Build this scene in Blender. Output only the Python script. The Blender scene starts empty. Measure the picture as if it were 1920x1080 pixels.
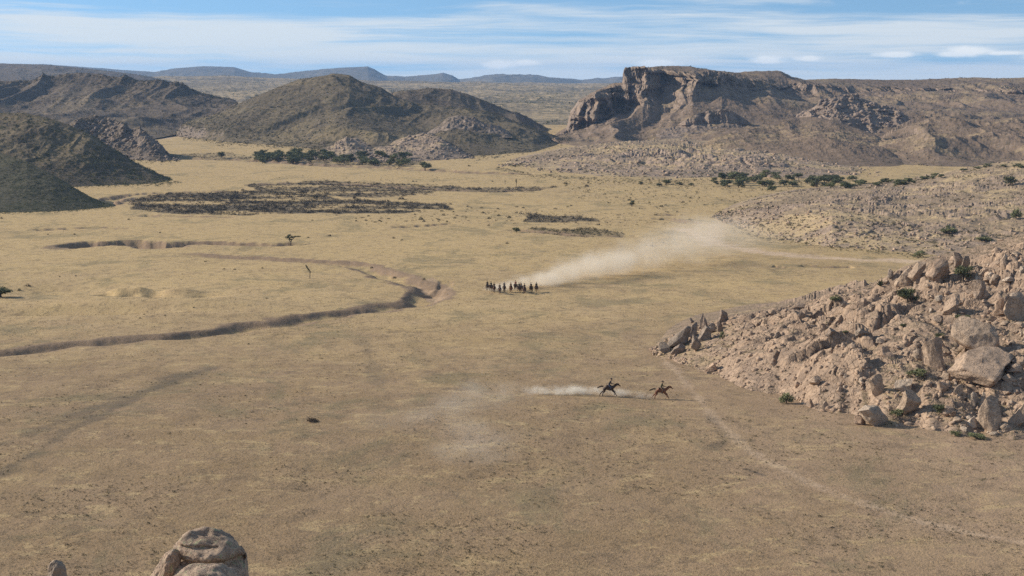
import bpy, math, random
import numpy as np
from mathutils import Vector, Matrix

random.seed(7)
RS = np.random.RandomState(11)
sc = bpy.context.scene
C = sc.collection

# ------------------------------------------------------------------ camera
CAM_H = 53.0
F = 2955.0                                   # focal length in pixels of a 1920 wide frame
TH = math.atan(405.0 / F)                    # pitch down
cam_d = bpy.data.cameras.new('camera')
cam = bpy.data.objects.new('camera', cam_d)
C.objects.link(cam)
cam.location = (0, 0, CAM_H)
cam.rotation_euler = (math.pi / 2 - TH, 0, 0)
cam_d.sensor_width = 36.0
cam_d.lens = F / 1920 * 36.0
cam_d.clip_start = 0.5
cam_d.clip_end = 90000
sc.camera = cam
ST, CT = math.sin(TH), math.cos(TH)


def base(Y):
    """height of the plain: level near the camera's hill, falling gently up the valley"""
    Y = np.asarray(Y, float)
    return -24.0 * (1 - np.exp(-np.maximum(0, Y - 230) / 450.0))


def at(px, py, Y):
    """world point on the line of sight of (px,py) at depth Y"""
    px = np.asarray(px, float); py = np.asarray(py, float); Y = np.asarray(Y, float)
    dx = px - 960
    dy = (540 - py) * ST + F * CT
    dz = (540 - py) * CT - F * ST
    k = Y / dy
    return dx * k, Y + 0 * k, CAM_H + dz * k


def proj(X, Y, Z):
    X = np.asarray(X, float); Z = np.asarray(Z, float) - CAM_H
    f = Y * CT - Z * ST
    u = Y * ST + Z * CT
    return 960 + F * X / f, 540 - F * u / f


_Yt = np.concatenate([np.linspace(60, 3000, 6000), np.linspace(3010, 60000, 6000)])
_pt = proj(0, _Yt, base(_Yt))[1]


def gY(py):
    """depth at which the plain is seen at row py"""
    return np.interp(-np.asarray(py, float), -_pt, _Yt)


def gp(px, py):
    Y = gY(py)
    x, y, z = at(px, py, Y)
    return x, y


# ------------------------------------------------------------------ noise
_perm = RS.permutation(4096)
_val = RS.rand(4096) * 2 - 1


def _h(i, j, k):
    return _val[_perm[(i + _perm[(j + _perm[k & 4095]) & 4095]) & 4095]]


def noise(x, y, z=0.0):
    x = np.asarray(x, float); y = np.asarray(y, float); z = np.asarray(z, float) + np.zeros_like(x)
    i = np.floor(x).astype(np.int64); j = np.floor(y).astype(np.int64); k = np.floor(z).astype(np.int64)
    fx = x - i; fy = y - j; fz = z - k
    u = fx * fx * fx * (fx * (fx * 6 - 15) + 10); v = fy * fy * fy * (fy * (fy * 6 - 15) + 10); w = fz * fz * fz * (fz * (fz * 6 - 15) + 10)
    def L(a, b, t): return a + (b - a) * t
    return L(L(L(_h(i, j, k), _h(i+1, j, k), u), L(_h(i, j+1, k), _h(i+1, j+1, k), u), v),
             L(L(_h(i, j, k+1), _h(i+1, j, k+1), u), L(_h(i, j+1, k+1), _h(i+1, j+1, k+1), u), v), w)


def fbm(x, y, z=0.0, o=4, g=0.5):
    s = 0; a = 1; t = 0
    for q in range(o):
        s = s + a * noise(x * 2**q + 17.3*q, y * 2**q + 5.1*q, np.asarray(z, float) * 2**q + 3.7*q)
        t += a; a *= g
    return s / t


def ridged(x, y, z=0.0, o=4, g=0.5):
    s = 0; a = 1; t = 0
    for q in range(o):
        s = s + a * (1 - 2 * np.abs(noise(x * 2**q + 9.3*q, y * 2**q + 2.1*q, np.asarray(z, float) * 2**q)))
        t += a; a *= g
    return s / t


def sstep(a, b, x):
    t = np.clip((x - a) / (b - a), 0, 1)
    return t * t * (3 - 2 * t)


def worley(x, y, seed=0):
    """nearest two jittered cell points: F1, F2, cell value, offset"""
    x = np.asarray(x, float) + seed * 13.7; y = np.asarray(y, float) + seed * 7.3
    i = np.floor(x).astype(np.int64); j = np.floor(y).astype(np.int64)
    f1 = np.full(x.shape, 9.0); f2 = f1.copy(); cv = np.zeros(x.shape); ox = np.zeros(x.shape); oy = np.zeros(x.shape)
    for a in (-1, 0, 1):
        for b in (-1, 0, 1):
            qx = i + a + 0.5 + 0.45 * _h(i + a, j + b, np.int64(3)); qy = j + b + 0.5 + 0.45 * _h(i + a, j + b, np.int64(7))
            dx = x - qx; dy = y - qy; d = np.hypot(dx, dy); v = _h(i + a, j + b, np.int64(11))
            n = d < f1
            f2 = np.where(n, f1, np.minimum(f2, d)); cv = np.where(n, v, cv); ox = np.where(n, dx, ox); oy = np.where(n, dy, oy); f1 = np.where(n, d, f1)
    return f1, f2, cv, ox, oy


# ------------------------------------------------------------------ tagging
def tag(o, label=None, cat=None, group=None, kind=None):
    if label: o['label'] = label
    if cat: o['category'] = cat
    if group: o['group'] = group
    if kind: o['kind'] = kind
    return o


def empty(name, loc=(0, 0, 0), rz=0, s=1):
    o = bpy.data.objects.new(name, None)
    C.objects.link(o)
    o.location = loc; o.rotation_euler = (0, 0, rz); o.scale = (s, s, s)
    o.empty_display_size = 0.2
    return o


def link(name, me, mat=None, parent=None):
    if mat is not None and not me.materials:
        for m in (mat if isinstance(mat, (list, tuple)) else [mat]):
            me.materials.append(m)
    o = bpy.data.objects.new(name, me)
    C.objects.link(o)
    if parent: o.parent = parent
    return o


def copy_tree(o, parent=None):
    c = o.copy(); C.objects.link(c)
    if parent is not None: c.parent = parent
    for ch in list(o.children):
        copy_tree(ch, c)
    return c


def np_mesh(name, V, Fc, smooth=True, attrs=None):
    """V (n,3); Fc (m,3) or (m,4)"""
    V = np.asarray(V, np.float32); Fc = np.asarray(Fc, np.int32)
    me = bpy.data.meshes.new(name)
    k = Fc.shape[1]
    me.vertices.add(len(V)); me.vertices.foreach_set('co', V.ravel())
    me.loops.add(Fc.size); me.loops.foreach_set('vertex_index', Fc.ravel())
    me.polygons.add(len(Fc))
    me.polygons.foreach_set('loop_start', np.arange(0, Fc.size, k, dtype=np.int32))
    me.polygons.foreach_set('loop_total', np.full(len(Fc), k, np.int32))
    me.polygons.foreach_set('use_smooth', np.full(len(Fc), smooth, bool))
    for a, d in (attrs or {}).items():
        at_ = me.attributes.new(a, 'FLOAT', 'POINT')
        at_.data.foreach_set('value', np.asarray(d, np.float32).ravel())
    me.update(calc_edges=True)
    return me


def grid_faces(nr, nc):
    i = np.arange(nr - 1)[:, None] * nc + np.arange(nc - 1)[None, :]
    i = i.ravel()
    return np.stack([i, i + 1, i + nc + 1, i + nc], 1)


# ------------------------------------------------------------------ node helpers
class NT:
    def __init__(s, tree):
        s.t = tree; tree.nodes.clear()

    def n(s, typ, **kw):
        nd = s.t.nodes.new(typ)
        ins = kw.pop('ins', {})
        for k, v in kw.items(): setattr(nd, k, v)
        for k, v in ins.items():
            if isinstance(v, bpy.types.NodeSocket): s.t.links.new(v, nd.inputs[k])
            else: nd.inputs[k].default_value = v
        return nd

    def math(s, op, a, b=0.0, c=None, clamp=False):
        ins = {0: a, 1: b}
        if c is not None: ins[2] = c
        return s.n('ShaderNodeMath', operation=op, use_clamp=clamp, ins=ins).outputs[0]

    def mix(s, f, a, b, blend='MIX'):
        nd = s.n('ShaderNodeMix', data_type='RGBA', blend_type=blend)
        for k, v in ((0, f), (6, a), (7, b)):
            if isinstance(v, bpy.types.NodeSocket): s.t.links.new(v, nd.inputs[k])
            else: nd.inputs[k].default_value = v if k == 0 else (*v, 1)[:4]
        return nd.outputs[2]

    def noise(s, vec, scale, detail=4, rough=0.55, dist=0.0, out=0):
        return s.n('ShaderNodeTexNoise', ins={'Vector': vec, 'Scale': scale, 'Detail': detail, 'Roughness': rough, 'Distortion': dist}).outputs[out]

    def ramp(s, f, lo, hi):
        return s.n('ShaderNodeMapRange', interpolation_type='SMOOTHSTEP', ins={0: f, 1: lo, 2: hi, 3: 0.0, 4: 1.0}).outputs[0]

    def attr(s, name):
        return s.n('ShaderNodeAttribute', attribute_name=name).outputs['Fac']

    def pos(s):
        return s.n('ShaderNodeNewGeometry').outputs['Position']

    def surf(s, col, rough=0.95, bump=None, bs=0.3, bd=0.3, spec=0.15):
        p = s.n('ShaderNodeBsdfPrincipled', ins={'Roughness': rough, 'Specular IOR Level': spec})
        if isinstance(col, bpy.types.NodeSocket): s.t.links.new(col, p.inputs['Base Color'])
        else: p.inputs['Base Color'].default_value = (*col, 1)
        if bump is not None:
            b = s.n('ShaderNodeBump', ins={'Strength': bs, 'Distance': bd, 'Height': bump})
            s.t.links.new(b.outputs[0], p.inputs['Normal'])
        o = s.n('ShaderNodeOutputMaterial')
        s.t.links.new(p.outputs[0], o.inputs['Surface'])
        return p


def newmat(name):
    m = bpy.data.materials.new(name); m.use_nodes = True
    return m, NT(m.node_tree)


def scaled(t, vec, sx, sy, sz):
    return t.n('ShaderNodeVectorMath', operation='MULTIPLY', ins={0: vec, 1: (sx, sy, sz)}).outputs[0]


# ------------------------------------------------------------------ materials
def mat_ground():
    m, t = newmat('dry_grass_ground')
    P = t.pos()
    straw = t.attr('straw'); pink = t.attr('pink'); path = t.attr('path'); dark = t.attr('dark'); bank = t.attr('bank')
    big = t.noise(P, 0.012, 4, 0.6); med = t.noise(P, 0.07, 4, 0.65); fine = t.noise(P, 0.7, 4, 0.75); vf = t.noise(P, 3.0, 2, 0.7)
    mot = t.noise(scaled(t, P, 1.0, 0.35, 1.0), 0.16, 4, 0.7)
    brown = t.mix(fine, (0.205, 0.137, 0.074), (0.37, 0.255, 0.137))
    gold = t.mix(fine, (0.42, 0.295, 0.138), (0.61, 0.44, 0.215))
    f = t.math('ADD', straw, t.math('MULTIPLY', t.math('SUBTRACT', big, 0.5), 1.0))
    f = t.math('ADD', f, t.math('MULTIPLY', t.math('SUBTRACT', mot, 0.5), 1.5), clamp=True)
    c = t.mix(f, brown, gold)
    soil = t.mix(vf, (0.36, 0.245, 0.17), (0.50, 0.35, 0.245))
    pf = t.math('ADD', pink, t.math('MULTIPLY', t.math('SUBTRACT', med, 0.5), 0.8), clamp=True)
    c = t.mix(t.math('MULTIPLY', pf, 0.8), c, soil)
    # trampled dark litter and paler matted straw, in tufty patches
    n1 = t.noise(scaled(t, P, 1.0, 0.7, 1.0), 0.30, 7, 0.78); n2 = t.noise(scaled(t, P, 0.7, 1.0, 1.0), 0.21, 7, 0.8, 0.5)
    c = t.mix(t.math('MULTIPLY', t.ramp(n1, 0.51, 0.60), 0.42), c, (0.135, 0.10, 0.066))
    c = t.mix(t.math('MULTIPLY', t.ramp(n2, 0.53, 0.62), 0.40), c, (0.60, 0.445, 0.225))
    wp = t.ramp(t.noise(scaled(t, P, 1.0, 0.6, 1.0), 0.04, 7, 0.75, 0.6), 0.52, 0.62)
    c = t.mix(t.math('MULTIPLY', wp, 0.45), c, (0.17, 0.15, 0.085))
    speck = t.ramp(t.noise(P, 1.6, 3, 0.8), 0.56, 0.66)
    c = t.mix(t.math('MULTIPLY', speck, 0.34), c, (0.11, 0.09, 0.06))
    speck2 = t.ramp(t.noise(scaled(t, P, 1.0, 0.6, 1.0), 0.42, 4, 0.75), 0.55, 0.68)
    c = t.mix(t.math('MULTIPLY', speck2, 0.25), c, (0.13, 0.105, 0.07))
    pth = t.math('MULTIPLY', path, t.ramp(t.noise(P, 0.5, 4, 0.75), 0.32, 0.56))
    c = t.mix(t.math('MULTIPLY', pth, 0.8), c, (0.60, 0.44, 0.30))
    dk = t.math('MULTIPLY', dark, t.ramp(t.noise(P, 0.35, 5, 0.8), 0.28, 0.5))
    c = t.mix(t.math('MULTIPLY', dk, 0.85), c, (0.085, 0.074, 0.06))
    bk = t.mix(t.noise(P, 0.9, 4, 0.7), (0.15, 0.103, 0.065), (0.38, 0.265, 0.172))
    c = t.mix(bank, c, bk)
    h = t.math('ADD', t.math('MULTIPLY', fine, 1.0), t.math('MULTIPLY', vf, 0.5))
    t.surf(c, 0.95, h, 0.55, 0.35, 0.1)
    return m


def mat_hill(name, grass=(0.40, 0.30, 0.17), soil=(0.27, 0.20, 0.14), scrub=(0.085, 0.085, 0.05), rock=(0.36, 0.27, 0.20),
             rockd=(0.17, 0.13, 0.105), scrub_amt=0.5, gamt=0.5, sc_=1.0, lo=0.66, hi=0.86):
    m, t = newmat(name)
    g = t.n('ShaderNodeNewGeometry'); P = g.outputs['Position']
    big = t.noise(P, 0.006 * sc_, 5, 0.65); med = t.noise(P, 0.05 * sc_, 5, 0.7); fine = t.noise(P, 0.4 * sc_, 4, 0.75)
    c = t.mix(t.ramp(t.math('ADD', big, t.math('MULTIPLY', t.math('SUBTRACT', med, 0.5), 0.8)), 0.62 - 0.3 * gamt, 0.78 - 0.3 * gamt), soil, grass)
    sf = t.ramp(t.noise(P, 0.16 * sc_, 4, 0.85), 0.66 - 0.22 * scrub_amt, 0.74 - 0.18 * scrub_amt)
    sm = t.ramp(t.noise(P, 0.011 * sc_, 4, 0.6), 0.25, 0.62)
    c = t.mix(t.math('MULTIPLY', sf, t.math('ADD', t.math('MULTIPLY', sm, 0.6), 0.25)), c, scrub)
    rc = t.mix(t.ramp(t.noise(scaled(t, P, 1, 1, 0.35), 0.12 * sc_, 5, 0.75), 0.36, 0.64), rockd, rock)
    rc = t.mix(t.math('MULTIPLY', fine, 0.35), rc, (0.5, 0.40, 0.31))
    nz = t.n('ShaderNodeSeparateXYZ', ins={0: g.outputs['True Normal']}).outputs[2]
    nzz = t.math('ADD', nz, t.math('MULTIPLY', t.math('SUBTRACT', med, 0.5), 0.35))
    ra = t.attr('rocky')
    steep = t.math('SUBTRACT', 1.0, t.ramp(nzz, lo, hi))
    rf = t.math('ADD', steep, t.math('MULTIPLY', ra, t.ramp(t.noise(P, 0.09 * sc_, 4, 0.7), 0.40, 0.54)), clamp=True)
    c = t.mix(rf, c, rc)
    h = t.math('ADD', med, t.math('MULTIPLY', fine, 0.4))
    if sc_ > 2:
        cv = t.n('ShaderNodeTexVoronoi', feature='DISTANCE_TO_EDGE', ins={'Vector': t.n('ShaderNodeVectorMath', operation='ADD', ins={0: P, 1: t.noise(P, 0.7, 3, 0.6, out=1)}).outputs[0], 'Scale': 0.75}).outputs[0]
        ck = t.ramp(cv, 0.0, 0.07)
        c = t.mix(t.math('MULTIPLY', t.math('MULTIPLY', t.math('SUBTRACT', 1.0, ck), rf), 0.5), c, rockd)
        st = t.ramp(t.noise(scaled(t, P, 1, 1, 0.4), 0.8, 6, 0.8), 0.52, 0.62)
        c = t.mix(t.math('MULTIPLY', t.math('MULTIPLY', st, rf), 0.45), c, rockd)
        h = t.math('ADD', h, t.math('MULTIPLY', ck, 0.35))
    t.surf(c, 0.95, h, 0.6, 1.6 / sc_, 0.1)
    return m


def mat_rock(name, a=(0.51, 0.358, 0.245), b=(0.33, 0.23, 0.16), stain=(0.16, 0.113, 0.083), lichen=None, s=1.0):
    m, t = newmat(name)
    P = t.pos()
    oi = t.n('ShaderNodeObjectInfo').outputs['Random']
    big = t.noise(P, 0.35 * s, 5, 0.7, 0.4); fine = t.noise(P, 2.2 * s, 5, 0.75)
    c = t.mix(t.ramp(big, 0.35, 0.65), b, a)
    c = t.mix(t.math('MULTIPLY', oi, 0.35), c, (0.40, 0.33, 0.24))
    c = t.mix(t.math('MULTIPLY', t.ramp(t.noise(scaled(t, P, 1, 1, 0.3), 0.9 * s, 5, 0.75), 0.56, 0.68), 0.65), c, stain)
    c = t.mix(t.math('MULTIPLY', t.ramp(fine, 0.52, 0.7), 0.4), c, (0.60, 0.48, 0.38))
    if lichen:
        c = t.mix(t.math('MULTIPLY', t.ramp(t.noise(P, 1.1 * s, 5, 0.8), 0.55, 0.62), 0.8), c, lichen)
    crack = t.n('ShaderNodeTexVoronoi', feature='DISTANCE_TO_EDGE', ins={'Vector': t.noise(P, 0.5 * s, 3, 0.6, out=1), 'Scale': 4.0}).outputs[0]
    ck = t.ramp(crack, 0.0, 0.06)
    c = t.mix(t.math('MULTIPLY', t.math('SUBTRACT', 1.0, ck), 0.45), c, stain)
    h = t.math('ADD', t.math('MULTIPLY', big, 1.0), t.math('MULTIPLY', fine, 0.5))
    h = t.math('ADD', h, t.math('MULTIPLY', ck, 0.3))
    t.surf(c, 0.92, h, 0.7, 0.35 / s, 0.12)
    return m


def mat_leaf(name, a, b, trans=0.0):
    m, t = newmat(name)
    tint = t.attr('tint')
    oi = t.n('ShaderNodeObjectInfo').outputs['Random']
    f = t.math('ADD', t.math('MULTIPLY', tint, 0.75), t.math('MULTIPLY', oi, 0.3), clamp=True)
    c = t.mix(f, a, b)
    t.surf(c, 0.8, None, spec=0.1)
    return m


def mat_plain(name, col, rough=0.8, var=0.25, s=6.0, spec=0.2):
    m, t = newmat(name)
    P = t.n('ShaderNodeTexCoord').outputs['Object']
    f = t.noise(P, s, 4, 0.6)
    lo = tuple(x * (1 - var) for x in col); hi = tuple(min(1, x * (1 + var)) for x in col)
    t.surf(t.mix(f, lo, hi), rough, f, 0.2, 0.02, spec)
    return m


M_ground = mat_ground()
M_hill = mat_hill('scrub_hillside')
M_hill_left = mat_hill('shrubby_hillside', grass=(0.19, 0.142, 0.084), soil=(0.118, 0.087, 0.058), scrub=(0.042, 0.042, 0.028), rock=(0.22, 0.165, 0.125), rockd=(0.10, 0.08, 0.065), lo=0.5, hi=0.75, scrub_amt=0.75, gamt=0.4)
M_hill_green = mat_hill('olive_hillside', grass=(0.20, 0.152, 0.082), soil=(0.125, 0.095, 0.056), scrub=(0.046, 0.048, 0.028), rock=(0.22, 0.165, 0.125), rockd=(0.10, 0.08, 0.065), lo=0.5, hi=0.75, scrub_amt=0.8, gamt=0.5)
M_hill_dark = mat_hill('dark_green_hillside', grass=(0.10, 0.09, 0.048), soil=(0.09, 0.082, 0.05), scrub=(0.035, 0.042, 0.02), rock=(0.2, 0.16, 0.12), scrub_amt=0.8, gamt=0.45)
M_mesa = mat_hill('mesa_slope', grass=(0.31, 0.225, 0.13), soil=(0.185, 0.13, 0.088), scrub=(0.058, 0.056, 0.034), rock=(0.29, 0.205, 0.145), rockd=(0.10, 0.078, 0.064), scrub_amt=0.6, gamt=0.4, lo=0.6, hi=0.82)
M_plateau = mat_hill('plateau', grass=(0.46, 0.34, 0.19), soil=(0.25, 0.19, 0.12), scrub=(0.07, 0.07, 0.04), scrub_amt=1.0, gamt=0.75, sc_=0.4)
M_far = mat_hill('far_mountain', grass=(0.14, 0.13, 0.10), soil=(0.11, 0.105, 0.08), scrub=(0.06, 0.065, 0.045), scrub_amt=0.8, gamt=0.3, sc_=0.2)
M_rocky = mat_hill('rocky_rise', grass=(0.44, 0.325, 0.185), soil=(0.285, 0.21, 0.138), scrub=(0.08, 0.075, 0.045), rock=(0.33, 0.235, 0.17), rockd=(0.15, 0.11, 0.085), scrub_amt=0.5, gamt=0.65, sc_=1.4)
M_near = mat_hill('granite_slope', grass=(0.40, 0.29, 0.175), soil=(0.29, 0.208, 0.142), scrub=(0.11, 0.09, 0.055), rock=(0.42, 0.288, 0.188), rockd=(0.19, 0.13, 0.09), scrub_amt=0.85, gamt=0.55, sc_=3.0, lo=0.78, hi=0.96)
M_rock = mat_rock('pink_granite')
M_rock_dark = mat_rock('weathered_granite', a=(0.34, 0.255, 0.19), b=(0.20, 0.15, 0.12), stain=(0.10, 0.08, 0.065))
M_rock_pale = mat_rock('pale_granite', a=(0.60, 0.47, 0.35), b=(0.40, 0.305, 0.225), stain=(0.2, 0.155, 0.12))
M_rock_close = mat_rock('lichen_boulder', a=(0.50, 0.36, 0.255), b=(0.25, 0.178, 0.13), stain=(0.10, 0.08, 0.075), lichen=(0.33, 0.34, 0.20), s=6.0)
M_leaf = mat_leaf('green_foliage', (0.11, 0.118, 0.052), (0.27, 0.27, 0.135))
M_leaf_dark = mat_leaf('dark_foliage', (0.07, 0.08, 0.038), (0.20, 0.20, 0.10))
M_scrub = mat_leaf('olive_scrub', (0.045, 0.045, 0.025), (0.13, 0.115, 0.066))
M_twig = mat_leaf('bare_grey_brush', (0.04, 0.036, 0.031), (0.11, 0.095, 0.075))
M_grass = mat_leaf('dry_grass_blades', (0.20, 0.155, 0.10), (0.56, 0.43, 0.25))
M_bark = mat_plain('bark', (0.12, 0.09, 0.065))

# ------------------------------------------------------------------ light and sky
sun_vec = Vector((-0.945, 0.30, 0)).normalized() * math.cos(math.radians(25)) + Vector((0, 0, math.sin(math.radians(25))))
sl = bpy.data.lights.new('sun', 'SUN'); sl.energy = 4.6; sl.angle = math.radians(0.5); sl.color = (1.0, 0.91, 0.78)
so = bpy.data.objects.new('sun', sl); C.objects.link(so)
so.rotation_euler = sun_vec.to_track_quat('Z', 'Y').to_euler()
w = bpy.data.worlds.new('World'); sc.world = w; w.use_nodes = True
t = NT(w.node_tree)
D = t.n('ShaderNodeTexCoord').outputs['Generated']
sky = t.n('ShaderNodeTexSky', sky_type='NISHITA', sun_disc=False)
sky.sun_elevation = math.radians(25); sky.sun_rotation = math.atan2(sun_vec.x, sun_vec.y) % (2 * math.pi)
sky.altitude = 2000; sky.air_density = 1.0; sky.dust_density = 0.3; sky.ozone_density = 1.5
Dl = t.n('ShaderNodeVectorMath', operation='ADD', ins={0: D, 1: (0, 0, 0.13)}).outputs[0]
Dn = t.n('ShaderNodeVectorMath', operation='NORMALIZE', ins={0: Dl}).outputs[0]
w.node_tree.links.new(Dn, sky.inputs[0])
sp = t.n('ShaderNodeSeparateXYZ', ins={0: D})
az = t.math('ARCTAN2', sp.outputs[0], sp.outputs[1]); el = sp.outputs[2]
warp = t.math('MULTIPLY', t.math('SUBTRACT', t.noise(t.n('ShaderNodeCombineXYZ', ins={0: az, 1: el}).outputs[0], 9.0, 3), 0.5), 0.006)
elw = t.math('ADD', t.math('ADD', el, warp), t.math('MULTIPLY', az, 0.004))
v1 = t.n('ShaderNodeCombineXYZ', ins={0: t.math('MULTIPLY', az, 5.5), 1: t.math('MULTIPLY', elw, 120.0), 2: 0.37}).outputs[0]
cir = t.noise(v1, 1.0, 6, 0.62, 0.3)
v2 = t.n('ShaderNodeCombineXYZ', ins={0: t.math('MULTIPLY', az, 3.0), 1: t.math('MULTIPLY', elw, 55.0), 2: 4.1}).outputs[0]
cir2 = t.noise(v2, 1.0, 4, 0.55, 0.2)
bias = t.math('ADD', t.math('MULTIPLY', t.math('SUBTRACT', cir2, 0.5), 0.9), cir)
# the cloud sheet thickens towards the horizon
hor = t.n('ShaderNodeMapRange', ins={0: el, 1: 0.0, 2: 0.045, 3: 0.25, 4: 0.0}).outputs[0]
cl = t.ramp(t.math('ADD', bias, hor), 0.42, 0.80)
cl = t.math('MULTIPLY', cl, 0.86)
puffs = None
def puff(px, py, rx, ry):
    a = (px - 960) / F; e = (135 - py) / F
    dx = t.math('DIVIDE', t.math('SUBTRACT', az, a), rx / F)
    dy = t.math('DIVIDE', t.math('SUBTRACT', el, e), ry / F)
    r = t.math('ADD', t.math('MULTIPLY', dx, dx), t.math('MULTIPLY', dy, dy))
    return t.math('SUBTRACT', 1.0, t.math('SQRT', r), clamp=True)
for q in ((1785, 98, 62, 15), (1755, 104, 50, 9), (1430, 114, 45, 12), (1507, 111, 40, 8), (1228, 120, 60, 13), (940, 121, 50, 12), (985, 118, 40, 8), (1660, 104, 60, 8), (1900, 108, 40, 10), (1850, 102, 70, 6)):
    p = puff(*q); puffs = p if puffs is None else t.math('MAXIMUM', puffs, p)
pn = t.noise(t.n('ShaderNodeCombineXYZ', ins={0: t.math('MULTIPLY', az, 60.0), 1: t.math('MULTIPLY', el, 150.0)}).outputs[0], 1.0, 5, 0.6)
pf = t.ramp(t.math('ADD', puffs, t.math('MULTIPLY', t.math('SUBTRACT', pn, 0.5), 1.1)), 0.12, 0.75)
skc = t.mix(1.0, sky.outputs[0], (0.86, 1.02, 1.06), 'MULTIPLY')
cc = t.mix(cl, skc, (5.4, 5.85, 6.2))
cc = t.mix(t.math('MULTIPLY', pf, 0.75), cc, (7.0, 7.2, 7.3))
bg = t.n('ShaderNodeBackground', ins={'Color': cc, 'Strength': 0.11})
t.t.links.new(bg.outputs[0], t.n('ShaderNodeOutputWorld').inputs['Surface'])

# ------------------------------------------------------------------ terrain: plain
def poly_dist(X, Y, pts):
    """distance to a polyline and the parameter along it"""
    best = np.full(X.shape, 1e9); par = np.zeros(X.shape)
    n = len(pts) - 1
    for i in range(n):
        ax, ay = pts[i]; bx, by = pts[i+1]
        dx, dy = bx - ax, by - ay
        L2 = dx*dx + dy*dy + 1e-9
        u = np.clip(((X - ax)*dx + (Y - ay)*dy) / L2, 0, 1)
        d = np.hypot(X - ax - u*dx, Y - ay - u*dy)
        mk = d < best
        best[mk] = d[mk]; par[mk] = ((i + u) / n)[mk]
    return best, par


def P2(*pp):
    return [tuple(float(v) for v in gp(a, b)) for a, b in pp]


def smooth_poly(pts, k=4):
    """Catmull-Rom"""
    out = []
    p = [pts[0]] + list(pts) + [pts[-1]]
    for i in range(1, len(p) - 2):
        for j in range(k):
            u = j / k
            out.append(tuple(0.5 * ((2*p[i][c]) + (-p[i-1][c] + p[i+1][c])*u + (2*p[i-1][c] - 5*p[i][c] + 4*p[i+1][c] - p[i+2][c])*u*u + (-p[i-1][c] + 3*p[i][c] - 3*p[i+1][c] + p[i+2][c])*u**3) for c in (0, 1)))
    out.append(pts[-1])
    return out


# (points in order, half width start/end, depth start/end, sharp)
GULLIES = [
    (P2((-160, 678), (0, 663), (60, 658), (130, 648), (190, 646), (260, 637), (330, 634), (400, 626), (440, 621), (470, 611), (520, 611), (560, 601), (600, 598), (640, 588), (690, 583), (730, 574), (765, 571), (792, 560), (806, 548), (803, 539), (785, 531), (745, 522), (700, 504), (650, 493), (590, 490), (520, 486), (440, 482), (360, 478), (280, 474)), 5.6, 6.6, 1.4, 1.9),
    (P2((800, 546), (830, 536), (835, 525)), 3.0, 2.0, 0.9, 0.4),
    (P2((138, 461), (180, 456), (230, 455), (275, 457), (300, 462), (335, 457), (390, 455), (450, 457), (520, 459), (575, 455)), 11.0, 5.0, 5.2, 1.4),
    (P2((70, 431), (130, 428), (190, 426), (245, 429)), 5.0, 2.5, 1.3, 0.8),
    (P2((195, 381), (215, 371), (260, 365), (330, 361), (420, 359), (520, 358)), 7.0, 4.5, 2.4, 1.0),
    (P2((205, 386), (260, 373), (350, 367), (460, 366)), 5.5, 3.0, 1.6, 0.6),
    (P2((265, 404), (330, 405), (400, 407), (440, 408)), 5.0, 4.0, 1.5, 0.7),
    (P2((740, 427), (795, 424), (850, 420)), 4.5, 3.0, 1.0, 1.2),
    (P2((965, 432), (1030, 438), (1100, 444), (1200, 442)), 5.0, 4.0, 1.0, 1.0),
    (P2((1500, 500), (1545, 502), (1600, 502)), 3.0, 3.0, 0.7, 1.6),
    (P2((1448, 501), (1480, 504)), 2.5, 2.0, 1.4, 0.8),
    (P2((1240, 410), (1268, 413), (1310, 420)), 6.0, 4.0, 1.6, 1.0),
    (P2((1240, 404), (1275, 402)), 4.0, 4.0, 1.0, 1.0),
    (P2((330, 297), (450, 299), (520, 303), (620, 311), (740, 317), (900, 326), (1010, 328)), 16.0, 9.0, 3.4, 1.8),
    (P2((480, 346), (600, 344), (750, 352), (900, 359), (1040, 355)), 8.0, 5.0, 1.6, 1.0),
]
GULLIES = [(smooth_poly(g[0]), *g[1:]) for g in GULLIES]
# mounds/hollows: px, py, rx, ry (metres), height
BUMPS = [(200, 551, 3.2, 4, -1.7), (218, 548, 4.0, 4, 1.5), (262, 548, 4.5, 4, 1.7), (240, 553, 3.2, 4, -1.9), (285, 553, 3.5, 4, -1.5), (325, 549, 5, 5, 1.1), (310, 556, 5, 3, -1.0), (380, 556, 5, 4, -1.6), (355, 550, 5, 4, 0.9),
         (300, 575, 40, 14, 2.0), (120, 585, 30, 8, -1.8), (90, 540, 26, 18, -2.4), (1370, 498, 10, 6, 1.2), (1390, 494, 5, 5, 0.8), (470, 595, 26, 8, 0.9), (160, 600, 40, 10, 0.8)]
PATHS = [(P2((1225, 655), (1262, 690), (1300, 735), (1345, 790), (1400, 840), (1480, 885), (1560, 922), (1650, 955), (1760, 985), (1920, 1016), (2100, 1050)), 0.9, 0.5),
         (P2((1290, 430), (1325, 450), (1380, 464), (1460, 478), (1560, 486), (1700, 491), (1900, 495)), 5.5, 1.3),
         (P2((1325, 450), (1345, 425), (1375, 405)), 4.0, 0.7),
         (P2((1340, 300), (1400, 270)), 5, 0.3),
         (P2((300, 262), (340, 250), (380, 246)), 10, 1.0)]
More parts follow.
